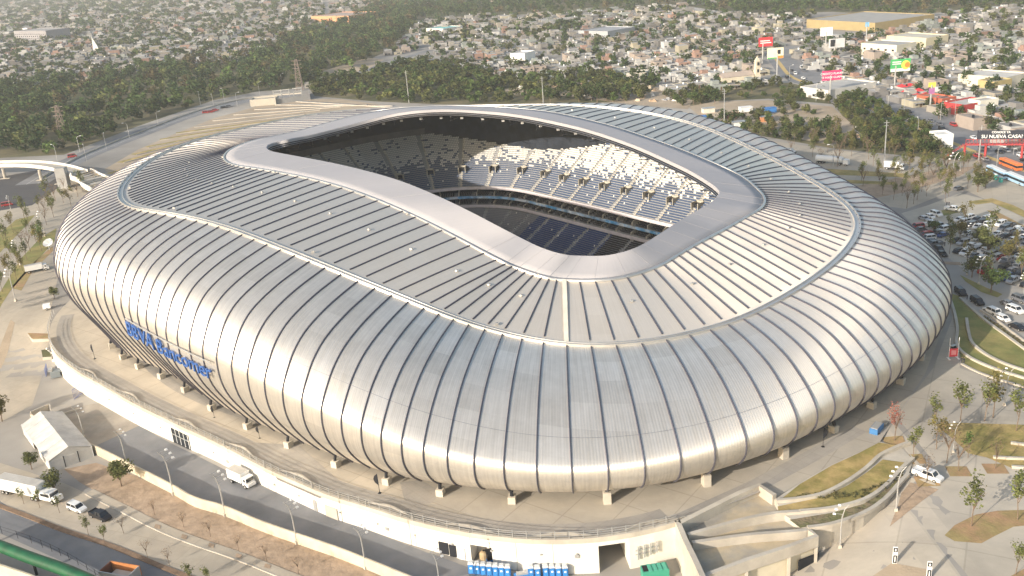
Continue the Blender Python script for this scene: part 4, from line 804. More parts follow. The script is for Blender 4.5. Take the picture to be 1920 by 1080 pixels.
def pylon(b_, t_, lab):
    p = gp(*b_); h = pole_h(b_, t_, 0); o = thing('power_pylon', lab, 'pylon', p); w0, w1 = h*.11, h*.035; m = mat('pylon_steel', (.30, .24, .21), .7, .3, .1); b = MB(); L = 7
    cor = lambda k: [(sx*(w0*(1-k)+w1*k), sy*(w0*(1-k)+w1*k), h*k) for sx, sy in ((-1, -1), (1, -1), (1, 1), (-1, 1))]
    for i in range(L):
        a, c = cor(i/L), cor((i+1)/L)
        for j in range(4): b.tube([a[j], c[j]], .18, 4); b.tube([a[j], c[(j+1) % 4]], .12, 4); b.tube([c[j], c[(j+1) % 4]], .1, 4)
    b.ob('lattice', m, o); b = MB()
    for k in (.72, .84, .96): b.tube([(-h*.16, 0, h*k), (h*.16, 0, h*k)], .2, 4)
    b.ob('crossarm', m, o)
pylon((121, 264), (104, 198), 'rusty lattice power pylon standing in the woodland at the left'); pylon((563, 170), (549, 112), 'rusty lattice power pylon behind the substation')
# flags
def flag():
    t_ = thing('flag_banner', 'black teardrop flag on a slim pole', 'flag', group='black teardrop flags around the stadium')
    MB().tube([(0, 0, 0), (0, 0, 3), (.05, 0, 4.6)], [.06, .05, .03], 5).box(-.3, .3, -.3, .3, 0, .12).ob('pole', M_DARK, t_)
    V = [(.03, 0, 1.9), (.75, .05, 2.6), (.95, .05, 3.3), (.7, .03, 4.0), (.05, 0, 4.6)]; MB().add(V+[(x, y+.04, z) for x, y, z in V], [(0, 1, 2, 3, 4), (9, 8, 7, 6, 5)]+[(i, (i+1) % 5, 5+(i+1) % 5, 5+i) for i in range(5)]).ob('cloth', M_DARK, t_)
    return t_
F1 = flag(); F1.location = tuple(bp(178, 673)); F1.rotation_euler = (0, 0, 2.4); F1['label'] = 'black teardrop flag on the plaza below the start of the blue sign'; del F1['group']
for x, y, lb, rz in ((712, 925, 'black teardrop flag on the plaza in front of the stadium, near the wave screens', 2.8), (1543, 838, 'black teardrop flag at the edge of the stadium shadow on the right plaza', 0), (402, 783, 'small black flag near the stadium pedestals at the front left', 2.8), (487, 822, 'small black flag halfway along the front left of the stadium', 2.8)):
    o = copy_tree(F1, bp(x, y), rz, lb, s=1 if x > 500 and x < 2000 else .7)
# banner frame red
o = thing('banner_frame', 'red and pink banner panel between two white posts on the shaded plaza edge', 'banner', gp(1787, 672)); MB().tube([(-1.1, 0, 0), (-1.1, 0, 5.5)], .08, 5).tube([(1.1, 0, 0), (1.1, 0, 5.5)], .08, 5).box(-1.3, -.9, -.8, .8, 0, .1).box(.9, 1.3, -.8, .8, 0, .1).ob('frame', M_WHITEP, o); MB().box(-1, 1, -.05, .05, .5, 2.6).ob('panel', mat('banner_red', (.62, .06, .08), .6), o); MB().box(-.6, .6, -.09, -.055, 1.0, 2.2).ob('panel_print', mat('banner_pink', (.80, .30, .32), .6), o)
# info totems
for k, (x, y, lb) in enumerate(((1677, 1056, 'left of two slim black and white sign totems on the pale plaza'), (1741, 1084, 'right of two slim black and white sign totems at the bottom edge'))):
    o = thing('sign_totem', lb, 'sign totem', gp(x, y), -.2); MB().box(-.38, .38, -.12, .12, 0, 3.3).ob('pillar', M_WHITEP, o); MB().box(-.30, .30, -.16, -.125, .15, 1.7).ob('lower_panel', M_DARK, o); MB().box(-.33, .33, -.16, -.125, 2.4, 3.2).ob('upper_panel', M_DARK, o); MB().box(-.12, .12, -.2, -.165, 2.6, 3.0).ob('symbol', M_WHITEP, o); MB().box(-.08, .08, -.2, -.165, .4, 1.5).ob('lettering', M_WHITEP, o)
# bins
for x, y, lb in ((1602, 858, 'pair of dark litter bins at the upper end of the grass terrace'), (1520, 906, 'pair of dark litter bins at the middle of the grass terrace edge'), (1787, 655, 'dark litter bins behind the red banner in the shade')):
    o = thing('litter_bin', lb, 'litter bins', gp(x, y), .5)
    for dx in (-.45, .45): MB().tube([(dx, 0, 0), (dx, 0, 1.0)], .33, 8).ob('bin', M_DARK, o)
    MB().box(-.8, .8, -.35, .35, 1.02, 1.12).ob('lid', M_POLE, o)
# people
def person_mesh(shirt, trousers):
    bm = bmesh.new(); J = {'pel': (0, 0, .95, .13), 'ch': (0, 0, 1.35, .16), 'nk': (0, 0, 1.5, .06), 'hd': (0, .01, 1.66, .105), 'kl': (-.1, .06, .5, .07), 'fl': (-.1, -.04, .05, .05), 'kr': (.1, -.02, .5, .07), 'fr': (.1, .1, .05, .05), 'el': (-.27, -.02, 1.15, .045), 'hl': (-.27, .1, .9, .035), 'er': (.27, 0, 1.15, .045), 'hr': (.27, .06, .88, .035)}
    v = {k: bm.verts.new(p[:3]) for k, p in J.items()}
    for a, b in (('pel', 'ch'), ('ch', 'nk'), ('nk', 'hd'), ('pel', 'kl'), ('kl', 'fl'), ('pel', 'kr'), ('kr', 'fr'), ('ch', 'el'), ('el', 'hl'), ('ch', 'er'), ('er', 'hr')): bm.edges.new((v[a], v[b]))
    me = bpy.data.meshes.new('body'); bm.to_mesh(me); bm.free(); o = bpy.data.objects.new('tmp', me); COL.objects.link(o); o.modifiers.new('s', 'SKIN'); sk = me.skin_vertices[0].data if me.skin_vertices else None
    if sk:
        for i, k in enumerate(J): sk[i].radius = (J[k][3],)*2
    sub = o.modifiers.new('ss', 'SUBSURF'); sub.levels = 1; dg = bpy.context.evaluated_depsgraph_get(); m2 = bpy.data.meshes.new_from_object(o.evaluated_get(dg)); COL.objects.unlink(o); bpy.data.objects.remove(o)
    m2.materials.clear(); m2.materials.append(mat('shirt_%s' % shirt, {'dark': (.03, .03, .04), 'white': (.6, .6, .6), 'red': (.5, .05, .04)}[shirt], .9)); m2.materials.append(mat('trousers', (.03, .035, .06), .9)); m2.materials.append(mat('skin', (.38, .22, .14), .6))
    for p in m2.polygons: z = p.center.z; p.material_index = 1 if z < .95 else (2 if z > 1.5 else 0)
    return m2
PM = {c: person_mesh(c, 0) for c in ('dark', 'white', 'red')}
for x, y, c, lb in ((1809, 553, 'dark', 'person in dark clothes standing beside the black car at the lawn corner'), (1813, 562, 'dark', 'person in dark clothes standing just right of another, by the kerb'), (1776, 562, 'dark', 'person in dark clothes in the stadium shadow beside the seat wall'), (1771, 462, 'dark', 'person in dark clothes walking alone on the shaded lane'), (1775, 386, 'dark', 'person in dark clothes, left of a pair near the white pickup'), (1779, 386, 'dark', 'person in dark clothes, right of a pair near the white pickup'), (1752, 432, 'red', 'person in a red top at the entrance of the car park'), (1807, 682, 'dark', 'person in dark clothes at the lower tip of the lawn'), (1803, 681, 'dark', 'person in dark clothes beside a companion at the lower tip of the lawn')):
    o = ob('person', PM[c], None, gp(x, y), rng.uniform(0, 6), lb, 'person')
# portable toilets
def loo(c, lab, grp):
    o = thing('portable_toilet', lab, 'portable toilet', group=grp); MB().box(-.52, .52, -.55, .55, .08, 2.05, top=.97).ob('cabin', mat('loo_'+c, {'blue': (.03, .17, .50), 'teal': (.05, .42, .36)}[c], .5, 0, .08, spec=.4), o); b = MB().box(-.56, .56, -.6, .6, 2.05, 2.15).box(-.5, .5, -.52, .52, 2.15, 2.42, top=.72); b.ob('roof', mat('loo_roof', (.55, .57, .58), .5), o)
    d = MB().box(-.36, .36, -.60, -.565, .2, 1.9).ob('door', mat('loo_door_'+c, {'blue': (.05, .25, .60), 'teal': (.07, .48, .40)}[c], .5), o); MB().box(-.2, .2, -.63, -.605, 1.15, 1.5).ob('sticker', M_WHITEP, d); return o
T0 = loo('blue', 'blue portable toilet in the left row beside the loading bay', 'left row of blue portable toilets'); k = 0
for x, y, g in [(884.5+11.4*i, 1073+1.1*i, 0) for i in range(7)]+[(996, 1080, 1), (1008.5, 1081, 1), (1023.5, 1079, 1), (1035.5, 1079.5, 1), (1047.5, 1080, 1), (1060, 1080, 1)]:
    p = gp(x, y); rz = .05 if g else -.1
    if k == 0: T0.location = tuple(p); T0.rotation_euler = (0, 0, rz); k = 1
    else: copy_tree(T0, p, rz, *(('blue portable toilet in the right row near the stacked pallets', 'right row of blue portable toilets') if g else (None, None)))
T1 = loo('teal', 'teal portable toilet left of its twin beside the buses', None); T1.location = tuple(gp(1866, 337)); del_ = T1.pop('group', None) if hasattr(T1, 'pop') else None
copy_tree(T1, gp(1876, 342), .2, 'teal portable toilet right of its twin beside the buses')
# generator, pallets, tanks near the bay
o = thing('generator', 'green generator container with ribbed lid beside the open gate bay', 'generator', gp(1228, 1082), .08); MB().box(-2.4, 2.4, -1.1, 1.1, .2, 2.1).ob('housing', mat('gen_green', (.05, .30, .21), .5, 0, .1), o); b = MB(); [b.box(-2.2+k*.9, -1.5+k*.9, -1.0, 1.0, 2.1, 2.25) for k in range(1, 5)]; b.ob('lid', mat('gen_green2', (.08, .38, .28), .5), o); MB().box(-2.2, -1.2, -.8, .8, 2.1, 2.2).ob('grille', M_DARK, o)
o = thing('pallet_stack', 'long stack of orange timber behind the blue toilets', 'timber stack', gp(1005, 1060), -.1)
for k in range(3): MB().box(-3.6+k*.3, 3.4, -1.2+.2*k, 1.0, .1+k*.35, .4+k*.35).ob('board', M_ORANGE, o)
o = thing('water_tank', 'tan round water tank by the recess in the white wall', 'water tank', gp(908, 1046)); MB().tube([(0, 0, 0), (0, 0, 1.1), (0, 0, 1.5), (0, 0, 1.6)], [.9, .9, .6, .2], 12).ob('drum', mat('tank_tan', (.45, .34, .2), .6), o); MB().tube([(0, 0, 1.6), (0, 0, 1.7)], .22, 8).ob('lid', M_DARK, o)
o = thing('equipment_crate', 'dark machine crate with a blue base beside the tan tank', 'crate', gp(924, 1048), .3); MB().box(-1.2, 1.2, -.9, .9, .5, 1.9).ob('housing', M_DARK, o); MB().box(-1.3, 1.3, -1, 1, .1, .5).ob('base', MATS['loo_blue'], o)
o = thing('blue_pallet', 'flat blue crate lying between the toilet rows', 'crate', gp(980, 1080), .1); b = MB().box(-1.6, 1.6, -.6, .6, .1, .5); b.ob('deck', MATS['loo_door_blue'], o); MB().box(-1.2, 1.2, -.4, .4, .5, .9, top=.9).ob('cover', M_POLE, o)
# blue gate + blue banner + left generator + planters + rocks
o = thing('yard_gate', 'open blue steel gate leaf at the far end of the service yard', 'gate', gp(150, 742), head(gp(143, 745), gp(165, 728))); b = MB(); [b.tube([(-2.5+k*.5, 0, 0), (-2.5+k*.5, 0, 3)], .05, 4) for k in range(11)]; b.ob('bar', mat('gate_blue', (.10, .13, .32), .6), o); MB().tube([(-2.5, 0, 3), (2.5, 0, 3)], .07, 4).tube([(-2.5, 0, .3), (2.5, 0, .3)], .07, 4).ob('frame', MATS['gate_blue'], o)
o = thing('blue_hoarding', 'blue hoarding panel leaning on the left side plaza', 'hoarding', gp(88, 700), 1.9); MB().box(-2.5, 2.5, -.06, .06, 0, 2.2).ob('panel', mat('hoard_blue', (.18, .22, .42), .7), o); MB().tube([(-2.2, 0, 0), (-2.2, .8, 0)], .05, 4).tube([(2.2, 0, 0), (2.2, .8, 0)], .05, 4).ob('foot', M_POLE, o)
o = thing('generator', 'grey diesel generator with exhaust hood on the left side plaza', 'generator', gp(111, 706), .35); MB().box(-2, 2, -1.2, 1.2, .3, 2.2).ob('housing', mat('gen_grey', (.22, .25, .27), .6, 0, .15), o); MB().box(-2.4, -1.4, -.9, .9, 2.25, 2.9).ob('hood', M_POLE, o); MB().box(.6, 1.4, -1.25, -1.2, .6, 1.8).ob('grille', M_DARK, o)
for k, (pl, lb, c) in enumerate((([(50, 624), (60, 611), (78, 604), (92, 601), (93, 640), (63, 642), (60, 640)], 'large pale concrete planter of red brown soil outside the left curve', M_MULCH), ([(77, 657), (88, 653), (97, 668), (98, 674), (81, 676)], 'small pale concrete planter beside the white rubble pile', M_SCRUB))):
    P = [gp(*q)[:2] for q in pl]; z = min(tz1(q) for q in P); o = thing('planter', lb, 'planter'); MB().prism([tuple(q) for q in P][::-1] if False else [tuple(q) for q in P], z-.3, z+1.0).ob('box', M_CONCW, o); cc = np.mean(P, 0); MB().prism([tuple(cc+(q-cc)*.93) for q in P], z+.9, z+1.06).ob('soil', c, o)
for k in range(14):
    x, y = 92+k*1.9+rng.uniform(-2, 2), 648+k*3.1+rng.uniform(-4, 4); p = gp(x-2, y+4); bm = bmesh.new(); bmesh.ops.create_icosphere(bm, subdivisions=1, radius=rng.uniform(.6, 1.1))
    for v in bm.verts: v.co *= rng.uniform(.7, 1.15); v.co.z *= .7
    me = bpy.data.meshes.new('rubble_block'); bm.to_mesh(me); bm.free(); me.materials.append(M_WHITE); ob('rubble_block', me, None, p, 0, 'pale rubble block dumped against the curved plaza wall', 'rubble', 'rubble blocks against the plaza wall')
# green tube canopy, brown container, tent
pt_ = [bp(x, y, -1.5) for x, y in ((-60, 1002), (0, 1024), (60, 1047), (120, 1068), (190, 1098), (260, 1130))]
o = thing('green_pipe', 'thick green tube crossing the lower left corner above a cream wall', 'pipe'); MB().tube([tuple(p) for p in cr(pt_, 4)], 1.15, 14).ob('tube', mat('green_paint', (.008, .085, .035), .5, 0, .35, .3, spec=.4), o, smooth=True)
for p in pt_[::2]: MB().tube([(p[0], p[1], -7), (p[0], p[1], -2.5)], .3, 6).ob('stand', M_DARK, o)
wall_mesh([gp(x, y)[:2] for x, y in ((-60, 1060), (60, 1098), (140, 1130))], -6, -2.6, .4, MATS['boundary_render'], 'corner_wall', label='low cream wall under the green tube in the lower left corner', cat='wall')
wf = thing('wire_fence', 'thin dark wire fence running beside the side road at the lower left', 'fence'); fp = cr(GP([(-40, 990), (60, 1020), (130, 1050), (190, 1085)]), 4); 
for p in fp: MB().tube([(p[0], p[1], -5.3), (p[0], p[1], -3.4)], .05, 4).ob('post', M_DARK, wf)
for z in (-3.5, -4.3): MB().tube([(p[0], p[1], z) for p in fp], .03, 3).ob('wire', M_DARK, wf)
o = thing('skip_container', 'open topped brown and grey container at the bottom left edge', 'container', gp(228, 1085), -.35)
for nm, bxx, m in (('side_panel', (-3.4, 3.4, 1.5, 1.7, 0, 2.3), M_ORANGE), ('side_panel', (-3.4, 3.4, -1.7, -1.5, 0, 2.3), M_POLE), ('end_panel', (-3.4, -3.2, -1.5, 1.5, 0, 2.3), mat('rust_brown', (.20, .08, .05), .8, 0, .2)), ('end_panel', (3.2, 3.4, -1.5, 1.5, 0, 2.3), M_POLE), ('floor', (-3.2, 3.2, -1.5, 1.5, .1, .2), M_DARK), ('load', (-2, 1.8, -1.1, 1.2, .2, 1.0), M_CONCW)): MB().box(*bxx).ob(nm, m, o)
A_, B_, Cc, D_ = [gp(x, y) for x, y in ((97, 886), (176, 856), (22, 846), (97, 820))]
ex = (B_-A_)[:2]; wx = np.linalg.norm(ex); rz = math.atan2(ex[1], ex[0]); ln_ = 1.33*np.linalg.norm((Cc-A_)[:2]); o = thing('marquee_tent', 'large white marquee tent with stained pitched roof beside the boundary wall', 'tent', A_, rz)
hx, ey, rh = wx, ln_*.98, 3.0
M_TENT = mat('tent_canvas', (.60, .585, .55), .7, 0, .1, .4, col2=(.46, .455, .44))
def tent_quad(nm, pts, m=M_TENT, th=None): return MB().add(pts, [tuple(range(len(pts)))]).ob(nm, m, o)
segs = 5
for k in range(segs):
    y0, y1 = ey*k/segs+.04, ey*(k+1)/segs-.04
    for sx in (0, 1):
        xe = -.25 if sx == 0 else hx+.25; b = MB(); b.add([(xe, y0, rh-.1), (hx/2, y0, rh+1.9), (hx/2, y1, rh+1.9), (xe, y1, rh-.1), (xe, y0, rh-.2), (hx/2, y0, rh+1.8), (hx/2, y1, rh+1.8), (xe, y1, rh-.2)], [(0, 1, 2, 3), (7, 6, 5, 4), (0, 4, 5, 1), (3, 2, 6, 7), (0, 3, 7, 4)]); b.ob('roof_panel', M_TENT, o)
    if k != 2: MB().box(-.05, .05, y0, y1, 0, rh-.15).ob('wall_panel', M_TENT, o)
    MB().box(hx-.05, hx+.05, y0, y1, 0, rh-.15).ob('wall_panel', M_TENT, o)
for y in (0, ey):
    for k in range(3): MB().box(hx*k/3+.1, hx*(k+1)/3-.1, y-.05, y+.05, 0, rh-.25).ob('end_panel', M_TENT, o)
    MB().add([(0, y, rh-.25), (hx, y, rh-.25), (hx/2, y, rh+1.75)], [(0, 1, 2)]).ob('gable', M_TENT, o)
    for k in range(4): MB().box(hx*k/3-.09, hx*k/3+.09, y-.1, y+.1, 0, rh).ob('pole', M_DARK if 0 < k < 3 else M_WHITEP, o)
# ------------------------------------------------------------------ vehicles
def wheel(o, x, y, r=.36, w_=.26):
    wv_ = MB().tube([(x, y-w_/2, r), (x, y+w_/2, r)], r, 12).ob('wheel', M_TYRE, o); sy = 1 if y > 0 else -1; MB().tube([(x, y+sy*w_/2, r), (x, y+sy*(w_/2+.02), r)], r*.55, 8).ob('rim', M_POLE, wv_)
PAINT = {'white': (.78, .78, .77), 'silver': (.42, .43, .45), 'grey': (.16, .165, .18), 'black': (.018, .018, .022), 'red': (.42, .03, .035), 'blue': (.03, .07, .22), 'green': (.06, .28, .10), 'tan': (.40, .34, .25)}
def paint(c): return mat('paint_'+c, PAINT[c], .28, .15 if c != 'white' else 0, .03, spec=.6)
KIND = {'sedan': (4.6, 1.8, 1.45, [(-2.3, .62, .85), (-1.5, .95, .95), (-.6, 1, 1), (.9, .98, 1), (1.7, .85, .98), (2.3, .6, .86)], (-1.75, -1.05, .55, 1.35)),
 'suv': (4.9, 1.95, 1.8, [(-2.45, .78, .9), (-2.2, 1.05, .97), (-.6, 1.1, 1), (1.0, 1.08, 1), (1.9, 1.0, .97), (2.45, .78, .88)], (-2.35, -2.0, .7, 1.35)),
 'pickup': (5.6, 2.0, 1.85, [(-2.8, .98, .95), (-2.7, 1.08, 1), (-.6, 1.1, 1), (1.2, 1.1, 1), (2.2, 1.02, .97), (2.8, .8, .88)], (-.9, -.6, 1.1, 1.7)),
 'van': (5.2, 1.95, 2.15, [(-2.6, 1.0, .95), (-2.5, 1.15, 1), (0, 1.18, 1), (1.7, 1.12, 1), (2.3, .98, .95), (2.6, .8, .88)], (-2.5, -2.4, 1.4, 2.1))}
def car(kind, c, lab, cat='car', loc=(0, 0, 0), rz=0, group=None):
    L, W_, H_, st, (x0, x1, x2, x3) = KIND[kind]; o = thing('parked_car' if kind != 'pickup' else 'pickup_truck', lab, cat, loc, rz, group); hw = W_/2; pm = paint(c)
    V = []; 
    for x, zt, kx in st: V += [(x, -hw*kx*.94, .28), (x, -hw*kx, .55), (x, -hw*kx*.95, zt), (x, hw*kx*.95, zt), (x, hw*kx, .55), (x, hw*kx*.94, .28)]
    n = len(st); F = [(i*6+j, i*6+(j+1) % 6, (i+1)*6+(j+1) % 6, (i+1)*6+j) for i in range(n-1) for j in range(6)]+[tuple(range(6))[::-1], tuple(range((n-1)*6, n*6))]
    b = MB(); b.add(V, [f[::-1] for f in F]); zb = st[2][1]
    for (xa, xb) in ((x1, x2),): b.add([(xa, -hw*.76, H_), (xb, -hw*.76, H_), (xb, hw*.76, H_), (xa, hw*.76, H_), (xa-.05, -hw*.8, H_-.08), (xb+.08, -hw*.8, H_-.08), (xb+.08, hw*.8, H_-.08), (xa-.05, hw*.8, H_-.08)], [(0, 1, 2, 3), (4, 5, 1, 0), (5, 6, 2, 1), (6, 7, 3, 2), (7, 4, 0, 3)])
    for xp, xq in ((x0, x1), (x3, x2), ((x1+x2)/2-.05, (x1+x2)/2-.05)):
        for sy in (-1, 1): b.tube([(xp, sy*hw*.93, zb-.05), (xq, sy*hw*.79, H_-.05)], .06, 4)
    if kind == 'pickup': b.box(-2.72, -1.0, -hw*.95, -hw*.87, 1.0, 1.28).box(-2.72, -1.0, hw*.87, hw*.95, 1.0, 1.28).box(-2.78, -2.68, -hw*.95, hw*.95, 1.0, 1.28)
    b.ob('body', pm, o)
    z0_, z1_ = zb-.06, H_-.07; g = MB(); g.add([(x0, -hw*.90, z0_), (x3, -hw*.90, z0_), (x3, hw*.90, z0_), (x0, hw*.90, z0_), (x1, -hw*.77, z1_), (x2, -hw*.77, z1_), (x2, hw*.77, z1_), (x1, hw*.77, z1_)], [(0, 1, 5, 4), (1, 2, 6, 5), (2, 3, 7, 6), (3, 0, 4, 7)]); g.ob('windows', M_GLASS, o)
    for x in (-L*.31, L*.31):
        for sy in (-1, 1): wheel(o, x, sy*(hw-.1))
    for sy in (-1, 1): MB().box(L/2-.14, L/2-.04, sy*hw*.6-.16, sy*hw*.6+.16, .56, .74).ob('headlight', M_POLE, o)
    return o
CARS = {}
def put_car(kind, c, p, rz, lab, cat='car', group=None):
    if (kind, c) not in CARS: CARS[(kind, c)] = car(kind, c, lab, cat, p, rz, group)
    else:
        o = copy_tree(CARS[(kind, c)], p, rz, lab, group, cat=cat)
        if group is None and 'group' in o: del o['group']
        return o
    return CARS[(kind, c)]
def pc(kind, c, a, b, lab, z=None, cat='car'):
    """a, b: pixels under tail and nose"""
    A, B = (gp(*a), gp(*b)); return put_car(kind, c, (A+B)/2+[0, 0, .05], head(A, B), lab, cat)
pc('suv', 'white', (130, 951), (161, 962), 'white four wheel drive car with roof rack parked behind the black pickup', -7)
pc('pickup', 'black', (172, 965), (207, 978), 'black pickup truck at the front of the short row on the concrete street', -7, 'pickup')
pc('pickup', 'white', (1722, 890), (1757, 902), 'white pickup with a canopy parked on the right plaza among saplings', None, 'pickup')
pc('suv', 'black', (1793, 545), (1808, 558), 'black car at the tip of the lawn in the stadium shadow')
pc('suv', 'black', (1823, 563), (1841, 575), 'black car on the shaded lane beside the seat wall')
pc('suv', 'white', (1870, 592), (1848, 582), 'white four wheel drive car just out of the stadium shadow')
pc('sedan', 'white', (1868, 595), (1890, 605), 'white saloon car between the white and black cars by the flower bed')
pc('sedan', 'black', (1895, 612), (1918, 622), 'black saloon car at the lower end of the row by the flower bed')
for x, y, k, c, l in ((1890, 573, 'sedan', 'grey', 'grey'), (1912, 565, 'suv', 'grey', 'dark grey'), (1903, 585, 'suv', 'white', 'white')): pc(k, c, (x-10, y-4), (x+10, y+4), l+' car in the small cluster at the right edge below the car park')
pc('pickup', 'white', (1773, 393), (1799, 397), 'white pickup standing on its own grass patch at the top of the car park', None, 'pickup')
for i, (x, y, k, c) in enumerate(((1732, 413, 'sedan', 'silver'), (1743, 409, 'sedan', 'white'), (1755, 405, 'suv', 'white'))): pc(k, c, (x-10, y-4), (x+10, y+3), c+' car, number in the short row of three beside the grass patch, '+('left' if i == 0 else 'middle' if i == 1 else 'right'))
pc('sedan', 'black', (1755, 466), (1765, 472), 'black car on the shaded lane hugging the stadium edge'); pc('sedan', 'black', (1760, 476), (1771, 482), 'second black car on the shaded lane hugging the stadium edge, nearer to us')
pc('sedan', 'grey', (1790, 358), (1803, 354), 'dark car on the lane between the saplings behind the car park')
# rows in the car park
CH_ = ['white']*18+['silver']*8+['grey']*8+['black']*8+['red', 'blue']; KH = ['sedan']*5+['suv']*4+['pickup', 'van']; nC = 0
rows = [((1715, 425), (1762, 470)), ((1752, 437), (1935, 512)), ((1775, 424), (1945, 497)), ((1793, 412), (1990, 486)), ((1812, 408), (1990, 470)), ((1830, 408), (1990, 458)), ((1790, 470), (1990, 545)), ((1812, 463), (1990, 530)), ((1900, 430+10), (1990, 446)), ((1840, 508), (1990, 560)), ((1740, 420), (1775, 436))]
for r, (a, b) in enumerate(rows):
    A, B = gp(*a), gp(*b); n = int(np.linalg.norm(B-A)/3.0); d = (B-A)/max(n, 1); hh_ = math.atan2(d[1], d[0])+math.pi/2+.25
    for i in range(n):
        if rng.random() < .16: continue
        p = A+d*(i+.5); px = proj(p)[0]
        if px[0] > 1960: continue
        c, k = CH_[rng.integers(len(CH_))], KH[rng.integers(len(KH))]
        put_car(k, c, p+[rng.uniform(-.3, .3), rng.uniform(-.4, .4), .05], hh_+(math.pi if rng.random() < .5 else 0)+rng.uniform(-.05, .05), '%s %s among the tightly parked rows in the car park right of the stadium' % (c, {'sedan': 'saloon', 'suv': 'estate car', 'pickup': 'pickup', 'van': 'van'}[k]), {'pickup': 'pickup', 'van': 'van'}.get(k, 'car'), '%s %ss in the car park' % (c, k)); nC += 1
# trucks
def box_vehicle(name, lab, cat, loc, rz, L, Wd, Hh, cabL, m=None, hood=False, z0=1.1, red=None):
    o = thing(name, lab, cat, loc, rz); m = m or M_WHITEP; MB().box(-L/2, L/2-cabL, -Wd/2, Wd/2, z0, Hh).ob('cargo_box', m, o); MB().box(-L/2+.1, L/2-cabL-.1, -Wd/2+.1, Wd/2-.1, Hh+.005, Hh+.03).ob('roof_sheet', mat('box_roof', (.50, .48, .44), .7, 0, .15), o)
    xc = L/2-cabL; ch = min(Hh*.82, 2.6)
    b = MB(); b.box(xc+.15, L/2-(1.4 if hood else .5), -Wd/2*.92, Wd/2*.92, .7, ch, top=.95)
    if hood: b.box(L/2-1.5, L/2, -Wd/2*.8, Wd/2*.8, .6, 1.75, top=.92)
    else: b.box(L/2-.6, L/2, -Wd/2*.9, Wd/2*.9, .6, 1.3, top=.95)
    cb = b.ob('cab', M_WHITEP, o); x_ = L/2-(1.4 if hood else .5); MB().box(x_-.02, x_+.06, -Wd/2*.8, Wd/2*.8, ch-1.0, ch-.2).ob('windscreen', M_GLASS, cb); MB().box(xc+.7, x_-.3, -Wd/2*.93, Wd/2*.93, ch-.95, ch-.3).ob('side_window', M_GLASS, cb)
    MB().box(-L/2, L/2-.2, -.45, .45, .55, z0).ob('chassis', M_DARK, o)
    for x in ([-L/2+1.2, L/2-1.1] if L < 9 else [-L/2+1.2, -L/2+2.4, xc-2.2, xc-1.0, L/2-1.2]):
        for sy in (-1, 1): wheel(o, x, sy*(Wd/2-.15), .5, .3)
    return o
A, B = gp(431, 897), gp(480, 918); box_vehicle('box_truck', 'white box truck parked on the service road against the tall white wall', 'truck', (A+B)/2+[0, 0, .05], head(A, B), 7.0, 2.4, 3.3, 2.1)
A, B = gp(-35, 912), gp(113, 942); d = (B-A)/np.linalg.norm(B-A); box_vehicle('semi_trailer_truck', 'white bonneted lorry with a long grey topped trailer at the lower left edge', 'lorry', B-d*8.6+[0, 0, .05], head(A, B), 17.5, 2.6, 4.0, 5.0, hood=True)
for a, b, lb, L in (((1462, 291), (1490, 294), 'white box truck parked behind the far right curve of the stadium, left of the tanker', 9), ((1664, 317), (1690, 319), 'white box truck parked alone between the saplings, right of the tanker', 8)):
    A, B = gp(*a), gp(*b); box_vehicle('box_truck', lb, 'truck', (A+B)/2, head(A, B), L, 2.5, 3.6, 2)
A, B = gp(1538, 306), gp(1572, 309); o = thing('tanker_truck', 'long white cylindrical tanker trailer behind the stadium', 'tanker', (A+B)/2, head(A, B)); MB().tube([(-6, 0, 2.3), (-5.7, 0, 2.3), (5.7, 0, 2.3), (6, 0, 2.3)], [1.1, 1.4, 1.4, 1.1], 14).ob('tank', M_WHITEP, o, smooth=True); MB().box(6.3, 8.6, -1.2, 1.2, .7, 2.7, top=.93).ob('cab', M_WHITEP, o)
for x in (-5, -3.8, -2.6, 5, 7.6):
    for sy in (-1, 1): wheel(o, x, sy*1.05, .5, .3)
A, B = gp(55, 512), gp(86, 506); box_vehicle('site_trailer', 'cream box trailer hitched to a small white truck on the left plaza', 'trailer', (A+B)/2, head(A, B), 8, 2.5, 3.0, 2)
o = thing('compressor_trailer', 'small white wheeled trailer outside the left end of the plaza railing', 'trailer', gp(89, 580), .3); MB().box(-1.2, 1.2, -.9, .9, .5, 1.9, top=.92).ob('housing', M_WHITEP, o); wheel(o, 0, .9); wheel(o, 0, -.9); MB().tube([(1.2, 0, .6), (2.4, 0, .5)], .07, 4).ob('drawbar', M_DARK, o)
o = thing('satellite_dish', 'white satellite dish beside the left curve of the stadium', 'satellite dish', gp(93, 468)); MB().tube([(0, 0, 0), (0, 0, 2)], .2, 6).ob('mast', M_POLE, o)
dm = MB(); 
for a in range(16): 
    a0, a1 = a*math.pi/8, (a+1)*math.pi/8; dm.add([(0, 0, 2.0)]+[(2*math.cos(q), 2*math.sin(q)*.8, 2.5+2*math.sin(q)*.6+.5) for q in (a0, a1)], [(0, 1, 2)])
dm.ob('reflector', M_WHITEP, o)
A = gp(1652, 812); o = thing('tool_trailer', 'blue metal crate trailer with a bicycle behind it on the right plaza', 'trailer', gp(1643, 812)+[0, 0, .05], .85); MB().box(-1.8, 1.8, -.85, .85, .3, 1.7).ob('crate', mat('crate_blue', (.05, .17, .38), .6, 0, .1), o); MB().box(-1.6, 1.6, -.7, .7, 1.7, 1.85).ob('lid', M_POLE, o); wheel(o, -1, .9); wheel(o, -1, -.9)
o = thing('bicycle', 'small bicycle parked behind the blue crate trailer', 'bicycle', gp(1662, 800)+[0, 0, .05], .6); 
for x in (-.55, .55): MB().tube([(x+.33*math.cos(q), 0, .34+.33*math.sin(q)) for q in np.linspace(0, 6.283, 13)], .04, 4).ob('wheel', M_TYRE, o)
